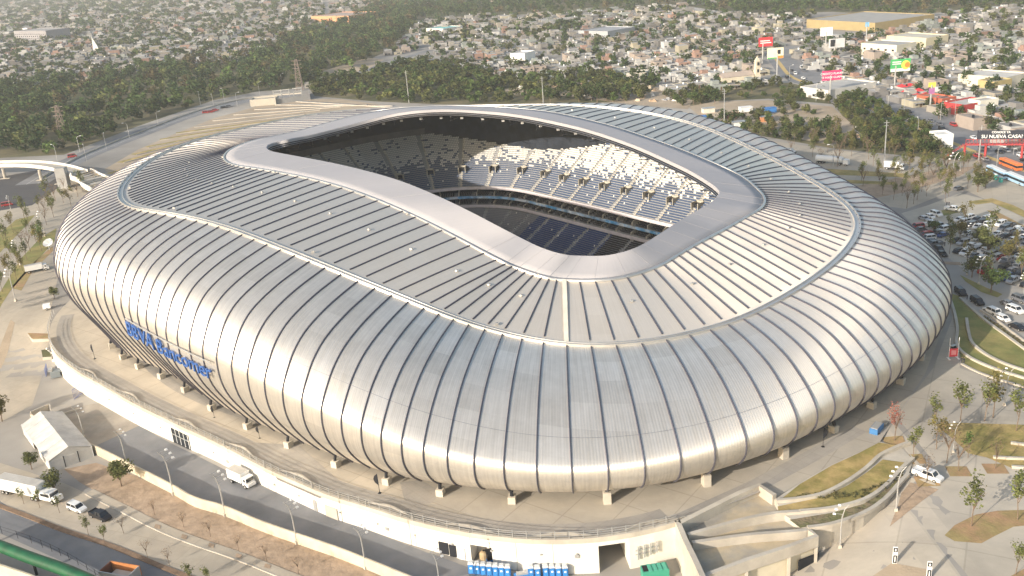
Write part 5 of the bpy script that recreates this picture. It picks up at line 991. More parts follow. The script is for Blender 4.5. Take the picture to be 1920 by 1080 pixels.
MB().tube([(-.55, 0, .34), (-.15, 0, .85), (.35, 0, .85), (.55, 0, .34)], .035, 4).tube([(-.15, 0, .85), (0, 0, .34), (.35, 0, .85)], .03, 4).ob('frame', M_POLE, o)
# buses
def bus(loc, rz, lab, c, L=12, name='bus'):
    o = thing(name, lab, 'bus', loc, rz); MB().box(-L/2, L/2, -1.25, 1.25, .4, 1.4).box(-L/2, L/2, -1.25, 1.25, 2.3, 3.0, top=.97).ob('body', mat('bus_'+c, {'blue': (.33, .50, .66), 'orange': (.72, .17, .05)}[c], .4, 0, .05), o); MB().box(-L/2+.06, L/2-.04, -1.22, 1.22, 1.4, 2.3).ob('windows', M_GLASS, o); MB().box(-L/2+.3, L/2-.3, -1.1, 1.1, 3.0, 3.12).ob('roof', M_WHITEP if c == 'blue' else mat('bus_roof', (.78, .25, .10), .5), o)
    for x in (-L/2+2, L/2-2.5):
        for sy in (-1, 1): wheel(o, x, sy*1.12, .5, .3)
for a, b, lb, c in (((1853, 322), (1887, 338), 'white and blue bus, farther of two parked end to end beside the avenue', 'blue'), ((1887, 335), (1925, 351), 'white and blue bus, nearer of two at the right edge beside the avenue', 'blue'), ((1877, 308), (1912, 322), 'bright orange bus behind the white and blue buses', 'orange')):
    A, B = gp(*a), gp(*b); bus((A+B)/2, head(A, B), lb, c, np.linalg.norm(B-A)*.95)
# ------------------------------------------------------------------ vegetation
G_OL = np.array([.115, .13, .045]); G_DK = np.array([.058, .092, .034]); G_MD = np.array([.078, .118, .034]); G_BR = np.array([.15, .105, .065]); G_RED = np.array([.33, .13, .10]); G_YL = np.array([.17, .15, .05])
def crown(seed, n, rx, rz_, zc, leaf, base, clumps=9, spread=.55, var=.35, hollow=.3):
    r = np.random.default_rng(seed); C0 = r.normal(size=(clumps, 3)); C0 /= np.linalg.norm(C0, axis=1)[:, None]; C0 *= r.uniform(.2, 1-.35*spread, (clumps, 1)); sz = r.uniform(.32, .62, clumps)*(.6+spread*.6); tint = r.uniform(1-var, 1+var, clumps)
    k = r.integers(0, clumps, n); d = r.normal(size=(n, 3)); d /= np.linalg.norm(d, axis=1)[:, None]; P = C0[k]+d*(sz[k]*r.uniform(hollow, 1, n)**.5)[:, None]
    P *= [rx, rx, rz_]; P[:, 2] += zc; nrm_ = d+r.normal(size=(n, 3))*.7; nrm_ /= np.linalg.norm(nrm_, axis=1)[:, None]; a = np.cross(nrm_, [.3, .2, .9]); a /= np.linalg.norm(a, axis=1)[:, None]; b = np.cross(nrm_, a); s = (leaf*r.uniform(.6, 1.3, n))[:, None]
    V = np.stack([P-a*s-b*s*.6, P+a*s-b*s*.5, P+a*s*.7+b*s*.7, P-a*s*.8+b*s*.6], 1); c = base*tint[k][:, None]*r.uniform(.75, 1.25, (n, 1)); return V, c
M_LEAF = mat('foliage', (1, 1, 1), .85, 0, .1, 2, attr='col', spec=.2)
def leafify(m):
    n = m.node_tree.nodes; l = m.node_tree.links; b = n['Principled BSDF']; o = n['Material Output']; t = n.new('ShaderNodeBsdfTranslucent'); mx = n.new('ShaderNodeMixShader'); mx.inputs[0].default_value = .3
    l.new(b.inputs['Base Color'].links[0].from_socket, t.inputs[0]); l.new(b.outputs[0], mx.inputs[1]); l.new(t.outputs[0], mx.inputs[2]); l.new(mx.outputs[0], o.inputs[0])
leafify(M_LEAF)
def crown_mesh(V, c): return np_mesh('crown', V.reshape(-1, 3), np.arange(len(V)*4).reshape(-1, 4), M_LEAF, colors=c)
def trunk_mb(seed, h, r0, nb, sp, top):
    r = random.Random(seed); b = MB(); bend = (r.uniform(-.25, .25), r.uniform(-.25, .25)); b.tube([(0, 0, -.1), (bend[0]*.4, bend[1]*.4, h*.5), (bend[0], bend[1], h)], [r0, r0*.75, r0*.55], 6)
    for k in range(nb):
        a = r.uniform(0, 6.28); l = sp*r.uniform(.5, 1); z = h*r.uniform(.7, 1); b.tube([(bend[0]*z/h, bend[1]*z/h, z), (math.cos(a)*l*.5, math.sin(a)*l*.5, z+(top-z)*.45), (math.cos(a)*l, math.sin(a)*l, z+(top-z)*r.uniform(.65, .95))], [r0*.45, r0*.28, r0*.1], 4)
    return b
def tree_proto(name, lab, cat, seed, n, rx, rz_, zc, leaf, base, h, r0, nb=7, grp=None, **k):
    o = thing(name, lab, cat, (0, 0, -500), group=grp); V, c = crown(seed, n, rx, rz_, zc, leaf, base, **k); ob('crown', crown_mesh(V, c), o); trunk_mb(seed, h, r0, nb, rx*.8, zc+rz_*.6).ob('trunk', M_TRUNK, o); return o
class Plant:
    """first placement moves the prototype, later ones copy it"""
    def __init__(s, protos): s.p = protos; s.used = set()
    def put(s, i, loc, rz, sc, lab=None, grp=None):
        o = s.p[i]
        if i not in s.used:
            s.used.add(i); o.location = tuple(loc); o.rotation_euler = (0, 0, rz); o.scale = (sc,)*3
            if lab: o['label'] = lab
            if grp: o['group'] = grp
            elif 'group' in o: del o['group']
            return o
        c = copy_tree(o, loc, rz, lab, grp, sc)
        if not grp and 'group' in c: del c['group']
        return c
    def clean(s):
        for i, o in enumerate(s.p):
            if i not in s.used:
                for ch in list(o.children): bpy.data.objects.remove(ch)
                bpy.data.objects.remove(o)
sap = Plant([tree_proto('sapling_tree', 'x', 'tree', 30+i, 330, 1.9, 2.5, 5.3, .17, b, 3.2, .09, 9, clumps=11, hollow=.05) for i, b in enumerate((G_OL*1.1, G_OL*1.3, G_YL, G_MD*1.3))]+[tree_proto('sapling_tree', 'x', 'tree', 40, 300, 2.2, 3.0, 5.6, .13, G_RED, 3, .1, 12, clumps=12, hollow=.02), tree_proto('sapling_tree', 'x', 'tree', 41, 130, 2.2, 2.6, 5.2, .10, G_BR*1.2, 3, .09, 14, clumps=10, hollow=.02)])
SP = [(1677, 826, 4, 1.15, 'sparse reddish young tree beside the blue crate trailer'), (1713, 861, 1, 1.0, 'young tree just above the white pickup on the right plaza'), (1738, 902, 5, .9, 'thin young tree at the near side of the white pickup'), (1797, 884, 5, 1.15, 'bare twiggy young tree in its own square pit right of the pickup'), (1866, 879, 5, 1.0, 'bare young tree at the lower edge of the right lawn'), (1821, 987, 0, 1.35, 'dense green young tree on the left tip of the brown mulch bed'), (1908, 975, 1, 1.35, 'pale green young tree on the right of the brown mulch bed'), (1752, 798, 1, 1.0, 'young tree at the upper left of the plaza grove'), (1800, 794, 0, 1.35, 'dense narrow green tree at the left corner of the right lawn'), (1846, 790, 1, 1.3, 'leafy young tree in the middle of the top edge of the right lawn'), (1862, 783, 2, 1.5, 'tallest loose young tree above the right lawn'), (1905, 808, 1, 1.35, 'pale young tree near the right edge above the low walls'), (1815, 858, 3, .8, 'small bushy tree on the left part of the right lawn'), (1756, 842, 2, 1.1, 'olive young tree between the crate trailer and the lawn'), (1904, 1078, 1, .9, 'small young tree in the lower right corner'), (1775, 868, 5, 1.3, 'wispy young tree between pickup and lawn')]
for x, y, i, s, lb in SP: sap.put(i, gp(x, y), rng.uniform(0, 6), s, lb)
big = Plant([tree_proto('tree', 'x', 'tree', 50+i, 900, 4.4, 3.9, 6.0, .30, b, 2.6, .25, 8, clumps=16) for i, b in enumerate((G_MD*1.15, G_OL, G_YL*.9))])
for x, y, s, i, lb in ((1858, 549, 1.0, 0, 'full green tree on its own grass island at the lower car park'), (1852, 478, .95, 1, 'olive tree in the middle of the car park rows'), (1835, 458, .75, 1, 'smaller olive tree left of another within the car park rows'), (1800, 447, .7, 2, 'yellowish tree among the left rows of the car park'), (1822, 520, .8, 1, 'green tree at the near edge of the car park beside a lamp post'), (1890, 490, .8, 2, 'yellowish tree near the right side of the car park'), (1750, 437, .6, 0, 'dark round tree at the entrance corner of the car park'), (1833, 360, .95, 1, 'olive tree beyond the car park lane'), (1848, 353, .9, 2, 'loose tree right of another beyond the car park lane'), (1100+200, 196, 1.1, 0, 'round tree right behind the stadium rim'), (104, 925, .7, 1, 'bushy tree between the marquee tent and the lorry'), (60, 880, .6, 1, 'low bushy tree at the side of the marquee tent'), (228, 912, .85, 1, 'olive tree against the boundary wall right of the tent'), (4, 790, .9, 2, 'bushy tree at the left edge above the tent'), (103, 560, .55, 1, 'small tree close to the left curve of the stadium')):
    p = gp(x, y); big.put(i, p, rng.uniform(0, 6), s*.88, lb)
# saplings: zones around the plaza, in pixel polygons
def scatter(poly, n, seed, mind=4.):
    r = np.random.default_rng(seed); P = GP(poly); xs = [p[0] for p in P]; ys = [p[1] for p in P]; out = []; t = 0
    while len(out) < n and t < n*60:
        t += 1; x, y = r.uniform(min(xs), max(xs)), r.uniform(min(ys), max(ys))
        if in_poly(x, y, P) and all((x-a)**2+(y-b)**2 > mind*mind for a, b in out): out.append((x, y))
    return out
def region_saplings(poly, n, seed, kinds, lab, grp, s0=.8, s1=1.3, mind=6, plant=None):
    for x, y in scatter(poly, n, seed, mind): (plant or sap).put(int(rng.choice(kinds)), (x, y, tz1((x, y))), rng.uniform(0, 6), rng.uniform(s0, s1), lab, grp)
region_saplings([(1600, 345), (1700, 392), (1770, 380), (1850, 330), (1780, 300), (1640, 330)], 52, 1, [0, 1, 2, 1, 5], 'thin young tree in the planted strips behind the right curve of the stadium', 'young trees behind the right curve', mind=6)
region_saplings([(1400, 262), (1560, 318), (1780, 300), (1700, 268), (1480, 245)], 30, 2, [5, 5, 2, 0, 1], 'bare brown young tree in the row between scrub and white trucks', 'young trees along the truck lane', 1.0, 1.5, mind=8)
region_saplings([(0, 440), (60, 400), (120, 340), (180, 345), (120, 400), (60, 470), (0, 540)], 26, 3, [0, 1, 5, 5, 2], 'thin young tree on the lawns left of the stadium', 'young trees on the left lawns', 1.0, 1.5, mind=7)
region_saplings([(0, 600), (20, 540), (60, 500), (92, 455), (80, 440), (30, 500), (-30, 590)], 16, 4, [0, 1, 3, 2], 'leafy young tree on the grass strip left of the stadium', 'leafy trees on the left grass strip', 1.0, 1.4, mind=6)
region_saplings([(1780, 410), (1940, 470), (1930, 560), (1850, 530), (1770, 470)], 16, 5, [0, 1, 2], 'young tree growing between the parked cars', 'young trees between the parked cars', .9, 1.4, mind=9)
for k, (x, y) in enumerate(((45, 945), (75, 952), (112, 962), (166, 1003), (197, 1020), (277, 1045), (318, 1060), (358, 1095), (390, 1100), (232, 1000))):
    sap.put([1, 1, 0, 0, 1, 5, 5, 0, 1, 5][k], gp(x, y), rng.uniform(0, 6), .62, 'small sapling planted beside the concrete street at the lower left', 'saplings along the concrete street')
for k, (x, y) in enumerate(((290, 962), (345, 985), (395, 1003), (448, 1028), (500, 1048), (560, 1072))): sap.put(5, gp(x, y+4), rng.uniform(0, 6), .6, 'tiny sapling in a kerbside pit beside the dirt strip', 'tiny saplings in kerbside pits')
o = [GP([(x-4, y-4), (x+6, y-1), (x+4, y+6), (x-7, y+3)]) for x, y in ((296, 988), (346, 1007), (397, 1023), (448, 1043), (502, 1062))]
for q in o: sheet('tree_pit', q, M_DIRT, .22)
# shrubs in terrace bed
SV, SC = [], []
for x, y in scatter([(1490, 985), (1560, 973), (1620, 955), (1662, 928), (1690, 897), (1688, 892), (1655, 920), (1600, 952), (1540, 966)], 90, 9, 1.0):
    V, c = crown(int(x*100) % 999, 26, .55, .4, .35, .14, np.array([.12, .115, .05])); SV.append(V+[x, y, 0]); SC.append(c)
for x, y in scatter([(1844, 594), (1870, 609), (1930, 653), (1990, 698), (1990, 704), (1930, 657), (1850, 599)], 60, 10, .9):
    V, c = crown(int(x*100) % 999, 22, .5, .35, .3, .13, np.array([.12, .11, .05])); SV.append(V+[x, y, 0]); SC.append(c)
SV = np.concatenate(SV); ob('shrubs', np_mesh('shrubs', SV.reshape(-1, 3), np.arange(len(SV)*4).reshape(-1, 4), M_LEAF, colors=np.concatenate(SC)), label='low olive shrubs covering the planting beds', cat='shrubs', kind='stuff')
# dirt field dots: clods and weeds
# woodland and scrub
WOOD = [(-30, 175), (0, 165), (150, 152), (300, 128), (480, 112), (560, 62), (640, 48), (700, 14), (760, 8), (785, 45), (735, 92), (655, 128), (600, 140), (565, 165), (480, 172), (400, 188), (260, 236), (120, 290), (0, 296), (-30, 296)]
SCRUB = [(575, 160), (700, 136), (770, 118), (860, 122), (940, 148), (1130, 142), (1230, 160), (1200, 190), (1000, 195), (830, 196), (700, 190), (590, 180)]
SCR2 = [[(1310, 230), (1420, 215), (1500, 240), (1620, 262), (1730, 275), (1800, 300), (1700, 292), (1560, 278), (1400, 250)], [(1570, 205), (1590, 175), (1700, 225), (1770, 265), (1770, 285), (1640, 270), (1600, 240)], [(1450, 190), (1510, 195), (1560, 245), (1530, 250), (1470, 225)], [(1330, 165), (1480, 155), (1545, 170), (1560, 195), (1440, 185), (1340, 190)], [(1240, 175), (1330, 165), (1340, 195), (1270, 200)]]
TOPW = [[(700, 12), (800, 4), (1000, 0), (1300, -6), (1300, 8), (1000, 26), (850, 34), (760, 40)], [(1280, 10), (1500, 0), (1920, -10), (1920, 6), (1700, 30), (1560, 22), (1400, 28)]]
FB = [(G_DK, 7.5, 8, 9), (G_MD*.75, 6.5, 6, 7), ((G_BR*.5+G_OL*.35), 6.5, 7.5, 9), (G_OL*.7, 5, 4.2, 5), (G_MD*.9, 4.2, 3.6, 4.0), (G_OL*1.15, 6.5, 6.2, 7), (G_MD*1.35, 5.5, 5, 6), (G_YL*.5+G_MD*.5, 4.6, 3.8, 4.2)]
wd = Plant([tree_proto('woodland_tree', 'x', 'tree', 70+i, 380, rx, rz_, zc, .62, b, 3.5, .35, 10, clumps=14) for i, (b, rx, rz_, zc) in enumerate(FB)])
WL = ['tall dark green tree in the woodland belt left of the access road', 'mid green tree in the woodland belt left of the access road', 'bare brown tree among the green woodland at the upper left', 'low olive bush tree in the scrub behind the stadium', 'low green bush tree in the scrub behind the stadium', 'olive tree in the woodland belt left of the access road', 'bright green tree in the woodland belt left of the access road', 'yellowish bush tree in the scrub behind the stadium']
allw = []
for pts, kinds, wgt in ((scatter(WOOD, 900, 21, 7.2), [0, 1, 2, 3, 5, 6], [.32, .25, .08, .12, .11, .12]), (scatter(SCRUB, 420, 22, 5.8), [3, 4, 1, 7], [.35, .38, .1, .17]), *[(scatter(p_, n_, 23+i, 5.5), [3, 4, 1, 7], [.36, .32, .12, .2]) for i, (p_, n_) in enumerate(zip(SCR2, (75, 120, 14, 40, 24)))], *[(scatter(p_, 350, 33+i, 14), [0, 1, 2], [.5, .4, .1]) for i, p_ in enumerate(TOPW)]):
    for (x, y) in pts: allw.append((x, y, int(rng.choice(kinds, p=wgt)), rng.uniform(.65, 1.15)*(1 if len(pts) > 130 else .62)))
allw.sort(key=lambda t: math.hypot(t[0], t[1]))
LV, LC = [], []
def far_crown(x, y, base, r, h, n, seed, leaf):
    V, c = crown(seed, n, r, h*.5, h*.55, leaf, base, clumps=7); LV.append(V+[x, y, 0]); LC.append(c)
for j, (x, y, k, s) in enumerate(allw):
    if j < 225: wd.put(k, (x, y, 0), rng.uniform(0, 6), s, WL[k]+(' nearest the road' if False else ''), 'trees of the woodland and scrub, kind %s' % ['dark', 'green', 'bare', 'olive bush', 'green bush', 'olive', 'bright green', 'yellow bush'][k])
    else:
        b, rx, rz_, zc = FB[k]; far_crown(x, y, b*rng.uniform(.75, 1.3), rx*s*1.05, (zc+rz_)*s*.9, 150, j, 0.95*s if k in (0, 1, 2, 5, 6) else .75*s)
WV = np.concatenate(LV); ob('woodland', np_mesh('woodland', WV.reshape(-1, 3), np.arange(len(WV)*4).reshape(-1, 4), M_LEAF, colors=np.concatenate(LC)), label='far woodland and scrub reading as one mass behind the stadium', cat='woodland', kind='stuff')
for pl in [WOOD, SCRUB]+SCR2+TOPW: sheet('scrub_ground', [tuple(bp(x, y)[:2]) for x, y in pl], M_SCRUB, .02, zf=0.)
sheet('dirt_lot', GP([(1290, 200), (1340, 190), (1440, 188), (1560, 200), (1600, 235), (1605, 262), (1560, 272), (1440, 250), (1330, 232)]), M_DIRTL, .045)
sheet('rubble_lot', GP([(940, 168), (1000, 158), (1120, 152), (1240, 165), (1300, 185), (1290, 205), (1180, 195), (1060, 180), (950, 178)]), M_DIRTL, .045)
sheet('dirt_lot', GP([(600, 135), (690, 108), (720, 112), (690, 130), (620, 145)]), M_DIRTL, .045)
# ------------------------------------------------------------------ roads of the city
avp = [(1440, 90), (1462, 120), (1485, 145), (1540, 165), (1600, 190), (1700, 232), (1790, 270), (1860, 298), (1960, 335), (2100, 390)]
AVE = cr([gp(*p)[:2] for p in avp], 5); band_sheet('avenue', AVE, -6, 24, M_ASPH, .06, z=None); band_sheet('avenue_median', AVE, -1.2, 1.6, mat('median_tan', (.52, .38, .16), .9, 0, .15, .3), .09, z=None)
band_sheet('railway', [gp(*p)[:2] for p in [(560, 165), (640, 147), (700, 128), (760, 108), (820, 90)]], -5, 5, M_ASPH, .05, z=None)
ROADS = [np.array(AVE[::3])]
sheet('crossroad', GP([(1580+200, 262), (1920, 255), (2050, 262), (2050, 330), (1900, 300), (1830, 290)]), M_ASPH, .055)
# ------------------------------------------------------------------ city
ZONES = [WOOD, SCRUB]+SCR2+TOPW+[[(1290, 190), (1440, 180), (1560, 195), (1610, 235), (1610, 270), (1440, 250)], [(930, 160), (1000, 150), (1120, 148), (1240, 160), (1300, 185), (1200, 198), (1000, 198)], [(590, 150), (690, 105), (830, 88), (780, 115), (640, 160)], [(1500, 60), (1520, 22), (1690, 22), (1720, 50), (1600, 66)]]
AVPOLY = [tuple(a) for a in proj([(p[0]-14, p[1]-10, 0) for p in AVE])[:, :2]]+[tuple(a) for a in proj([(p[0]+22, p[1]+26, 0) for p in AVE])[:, :2]][::-1]
def city_ok(px, py): return not any(in_poly(px, py, z) for z in ZONES) and not in_poly(px, py, AVPOLY)
WALLC = [tuple(v*.74 for v in c) for c in ([(.50, .485, .455), (.60, .59, .565), (.40, .38, .345), (.44, .40, .335), (.33, .32, .305), (.46, .385, .33), (.52, .475, .36), (.38, .42, .395), (.44, .28, .22), (.68, .67, .65), (.28, .27, .26)])]
ROOFC = [tuple(v*.9 for v in c) for c in ([(.33, .325, .315), (.27, .26, .25), (.40, .39, .375), (.22, .215, .21), (.46, .45, .435), (.31, .27, .24)])]
lots = []; ca, sa = math.cos(.16), math.sin(.16)
def gen(d0, d1, bw, bd, fill, seed):
    r = np.random.default_rng(seed); blk = 9*bw+9; row = 2*bd+9; R = d1*1.15
    for iu in range(int(-R/blk), int(R/blk)+1):
        for iv in range(int(d0*.6/row), int(R/row)+1):
            for k in range(9):
                for s in (0, 1):
                    u = iu*blk+k*bw+bw/2; v = iv*row+s*bd+bd/2; x = u*ca-v*sa; y = u*sa+v*ca; d = math.hypot(x, y)
                    if not (d0 <= d < d1) or y < 300: continue
                    q = proj((x, y, 2.))[0]
                    if q[0] < -40 or q[0] > 1960 or q[1] > 300 or q[1] < -25: continue
                    if q[0] < 900 and q[1] > 165: continue
                    if q[1] > 178+max(0, (q[0]-1500))*.35 and not (q[0] > 1600 and q[1] < 250): continue
                    if not city_ok(q[0], q[1]): continue
                    lots.append((x, y, bw*.94, bd*.84, d, r.random() < fill))
gen(380, 1150, 9.5, 15, .74, 1); gen(1150, 2000, 13, 18, .70, 2); gen(2000, 4600, 22, 30, .66, 3)
lots.sort(key=lambda t: t[4]); ang0 = .16
M_CITY = mat('city_paint', (1, 1, 1), .9, 0, .12, .4, attr='col')
# individual houses: a dozen designs with parts
def house_proto(i):
    r = random.Random(100+i); w_, d_ = 8.9, r.uniform(10, 12.6); h = r.choice([3.0, 3.2, 5.4, 2.9, 3.4]); wc = WALLC[i % len(WALLC)]; rc = ROOFC[i % len(ROOFC)]; nm = ['pale cream', 'white', 'sandy', 'ochre', 'grey', 'salmon', 'yellow', 'pale green', 'brick red', 'bright white', 'dark grey'][i % len(WALLC)]
    o = thing('town_house', '%s %s flat roofed house with rooftop %s in the streets beyond the stadium' % (nm, 'two storey' if h > 5 else 'single storey', 'tank' if i < 7 else 'annex'), 'house', (0, 0, -900), group='%s %s houses beyond the stadium, design %s' % (nm, 'two storey' if h > 5 else 'single storey', 'with tank' if i < 7 else 'with annex'))
    mw = mat('house_wall_%d' % (i % len(WALLC)), wc, .9, 0, .1, .3); mr = mat('house_roof_%d' % (i % len(ROOFC)), rc, .9, 0, .18, .3)
    b = MB(); b.box(-w_/2, w_/2, -d_/2, d_/2, 0, h)
    for x0, x1, y0, y1 in ((-w_/2, w_/2, -d_/2, -d_/2+.2), (-w_/2, w_/2, d_/2-.2, d_/2), (-w_/2, -w_/2+.2, -d_/2+.2, d_/2-.2), (w_/2-.2, w_/2, -d_/2+.2, d_/2-.2)): b.box(x0, x1, y0, y1, h, h+.55)
    b.ob('wall', mw, o); rf = MB().box(-w_/2+.22, w_/2-.22, -d_/2+.22, d_/2-.22, h+.01, h+.06).ob('roof', mr, o)
    if i < 7: MB().tube([(w_*.2, d_*.2, h), (w_*.2, d_*.2, h+1.3), (w_*.2, d_*.2, h+1.6)], [.6, .6, .2], 8).ob('water_tank', M_DARK if i % 2 else M_WHITEP, rf)
    else: MB().box(-w_*.4, w_*.1, 0, d_*.42, h+.05, h+2.5).ob('annex', mw, rf)
    for fl in range(2 if h > 5 else 1):
        for x in (-w_*.28, w_*.22): MB().box(x-.75, x+.75, -d_/2-.05, -d_/2+.02, 1.0+fl*2.8, 2.2+fl*2.8).ob('window', M_GLASS, o)
    MB().box(-.2, .8, -d_/2-.06, -d_/2+.02, 0, 2.2).ob('door', mat('door_brown', (.12, .07, .04), .7), o)
    if i % 3 == 0: MB().box(-w_/2, w_*.1, -d_/2-2.6, -d_/2-.07, h*.5 if h > 5 else 2.5, (h*.5 if h > 5 else 2.5)+.15).box(-w_/2, -w_/2+.15, -d_/2-2.6, -d_/2-2.4, 0, 2.5).ob('porch', mr, o)
    return o
hp = [house_proto(i) for i in range(13)]; hused = set(); nI = 0; merged = MB.__new__(MB); HV, HF, HC = [], [], []; hn = 0; TV = []
def mbox(x, y, a, w_, d_, z0, z1, cw, cr_):
    global hn
    c, s = math.cos(a), math.sin(a); P = []
    for z in (z0, z1):
        for sx, sy in ((-1, -1), (1, -1), (1, 1), (-1, 1)): P.append((x+sx*w_/2*c-sy*d_/2*s, y+sx*w_/2*s+sy*d_/2*c, z))
    HV.extend(P); HF.extend([(hn+4, hn+5, hn+6, hn+7), (hn, hn+1, hn+5, hn+4), (hn+1, hn+2, hn+6, hn+5), (hn+2, hn+3, hn+7, hn+6), (hn+3, hn, hn+4, hn+7)]); HC.extend([cr_]+[cw]*4); hn += 8
def lerp3(a, k): return tuple(v*k for v in a)
for (x, y, w_, d_, d, ok) in lots:
    if not ok:
        if rng.random() < (.85 if d < 1200 else .92): TV.append((x+rng.uniform(-3, 3), y+rng.uniform(-3, 3), d))
        continue
    if rng.random() < .3 and d < 2000: TV.append((x+w_*.5, y-d_*.5, d))
    if nI < 270:
        i = int(rng.integers(13)); nI += 1; a = ang0+(math.pi if rng.random() < .25 else 0); sc = (rng.uniform(.9, 1.06), rng.uniform(.85, 1.15), rng.uniform(.85, 1.0))
        if i not in hused: hused.add(i); hp[i].location = (x, y, 0); hp[i].rotation_euler = (0, 0, a); hp[i].scale = sc
        else: copy_tree(hp[i], (x, y, 0), a, s=sc)
        continue
    cw = lerp3(WALLC[rng.integers(len(WALLC))], rng.uniform(.6, 1.05)); cr_ = lerp3(ROOFC[rng.integers(len(ROOFC))], rng.uniform(.8, 1.2)); h = rng.choice([2.7, 3.1, 5.2, 5.8], p=[.45, .3, .15, .1]); f = rng.uniform(.8, 1.02)
    mbox(x, y, ang0, w_*f, d_*rng.uniform(.6, .98), 0, h, cw, cr_)
    if rng.random() < .55: mbox(x+rng.uniform(-.2, .2)*w_, y+rng.uniform(-.2, .2)*d_, ang0, w_*rng.uniform(.3, .6), d_*rng.uniform(.3, .5), h, h+rng.uniform(1.2, 2.8), lerp3(cw, rng.uniform(.8, 1.1)), cr_)
    if rng.random() < .5 and d < 1500: mbox(x+rng.uniform(-.3, .3)*w_, y+rng.uniform(-.3, .3)*d_, 0, 1.1, 1.1, h, h+1.4, (.03, .03, .035) if rng.random() < .5 else (.7, .7, .7), (.4, .4, .4))
    if d < 1400:
        c, s = math.cos(ang0), math.sin(ang0)
        for k in range(2): ux = rng.uniform(-.35, .35)*w_; vy = -d_*.5-.06; mbox(x+ux*c-vy*s, y+ux*s+vy*c, ang0, 1.7, .12, 1, 2.3, (.05, .05, .06), (.05, .05, .06))
ob('far_houses', np_mesh('far_houses', HV, np.array(HF), M_CITY, colors=HC), label='dense flat roofed houses filling the far city behind the nearer ones', cat='houses', kind='stuff')
for i, o in enumerate(hp):
    if i not in hused:
        for ch in list(o.children_recursive): bpy.data.objects.remove(ch)
        bpy.data.objects.remove(o)
ct = Plant([tree_proto('street_tree', 'x', 'tree', 90+i, 260, 4.2, 3.4, 4.6, .5, b, 2.2, .25, 6, clumps=11) for i, b in enumerate((G_DK*1.1, G_MD*.8, G_OL*.8))]); LV, LC = [], []
TV.sort(key=lambda t: t[2])
for j, (x, y, d) in enumerate(TV):
    k = int(rng.integers(3)); s = rng.uniform(.7, 1.25)
    if j < 60: ct.put(k, (x, y, 0), rng.uniform(0, 6), s, ['dark green', 'mid green', 'olive'][k]+' tree between the nearer houses behind the stadium', ['dark green', 'mid green', 'olive'][k]+' trees among the nearer houses')
    else:
        q = d/1000; n = 70 if d < 1000 else (36 if d < 2000 else 22); far_crown(x, y, [G_DK, G_MD*.8, G_OL*.75][k], 4.6*s*(1 if d < 1100 else 1.35 if d < 2000 else 2.4), 8*s*(1 if d < 2000 else 1.4), n, j, (.8 if d < 1000 else 1.5 if d < 2000 else 3.2))
WV = np.concatenate(LV); ob('far_trees', np_mesh('far_trees', WV.reshape(-1, 3), np.arange(len(WV)*4).reshape(-1, 4), M_LEAF, colors=np.concatenate(LC)), label='countless tree crowns scattered between the houses of the far city', cat='trees', kind='stuff')
for P_ in (sap, big, wd, ct): P_.clean()
# ------------------------------------------------------------------ landmark buildings
def block(name, lab, cat, a, b, depth, h, wc, rc, parts=None, z=0.):
    """front wall from pixel a to pixel b at ground level, depth away from us"""
    A, B = gp(*a), gp(*b); rz = head(A, B); L = np.linalg.norm(B-A); o = thing(name, lab, cat, A, rz); mw = mat('wall_'+''.join('%02d' % int(c*99) for c in wc), wc, .85, 0, .1, .2); mr = mat('roof_'+''.join('%02d' % int(c*99) for c in rc), rc, .85, 0, .12, .15)
    bb = MB().box(0, L, 0, depth, 0, h); [bb.box(*q, h, h+.8) for q in ((0, L, 0, .3), (0, L, depth-.3, depth), (0, .3, .3, depth-.3), (L-.3, L, .3, depth-.3))]
    bb.ob('wall', mw, o); MB().box(.32, L-.32, .32, depth-.32, h+.01, h+.1).ob('roof', mr, o); n = max(2, int(L/6))
    if parts != 'plain':
        for f in range(max(1, int(h/3.3))):
            for k in range(n): x = (k+.5)*L/n; MB().box(x-1, x+1, -.08, .02, 1+f*3.2, 2.4+f*3.2).ob('window', M_GLASS, o)
    return o, L
block('warehouse', 'huge yellow walled warehouse with a grey roof at the upper right', 'warehouse', (1512, 52), (1640, 60), 75, 7, (.33, .26, .13), (.34, .335, .32), 'plain')
block('commercial_building', 'cream office block with a row of windows above the avenue', 'building', (1614, 103), (1680, 108), 22, 8, (.66, .62, .50), (.36, .36, .36))
block('commercial_building', 'pale yellow windowless hall behind the cream office block', 'building', (1661, 88), (1735, 94), 24, 8, (.60, .54, .38), (.5, .48, .42), 'plain')
block('workshop', 'white sheds with pale roofs beside the avenue and the pink billboard', 'workshop', (1500, 180), (1552, 188), 38, 5, (.60, .58, .54), (.44, .43, .41))
block('shop', 'red fronted shop with a white roof facing the avenue', 'shop', (1768, 212), (1808, 218), 20, 5, (.42, .05, .05), (.44, .43, .41))
block('shop', 'low orange red restaurant pavilion left of the red fronted shop', 'shop', (1718, 194), (1765, 202), 10, 4, (.44, .12, .07), (.34, .22, .18))
block('house', 'white two storey house with two square windows right of the red shop', 'house', (1814, 210), (1836, 214), 12, 6, (.74, .70, .60), (.42, .40, .38))
block('commercial_building', 'long cream building right of the tree behind the avenue shops', 'building', (1795, 160), (1885, 168), 22, 6, (.56, .53, .44), (.55, .53, .50), 'plain')
block('house', 'ochre house behind the red shop', 'house', (1832, 172), (1862, 176), 14, 6, (.42, .34, .16), (.36, .34, .30))
block('site_hut', 'white block building standing in the scrub beside the truck lane', 'hut', (1755, 281), (1786, 279), 9, 6, (.78, .77, .74), (.6, .6, .58), 'plain')
block('commercial_building', 'white cubic building in the middle of the city behind the stadium', 'building', (958, 122), (985, 122), 18, 9, (.78, .76, .72), (.6, .59, .57))
block('commercial_building', 'low concrete shelter with an open front beyond the rubble lot', 'building', (1175, 158), (1212, 157), 14, 7, (.40, .38, .34), (.52, .50, .46))
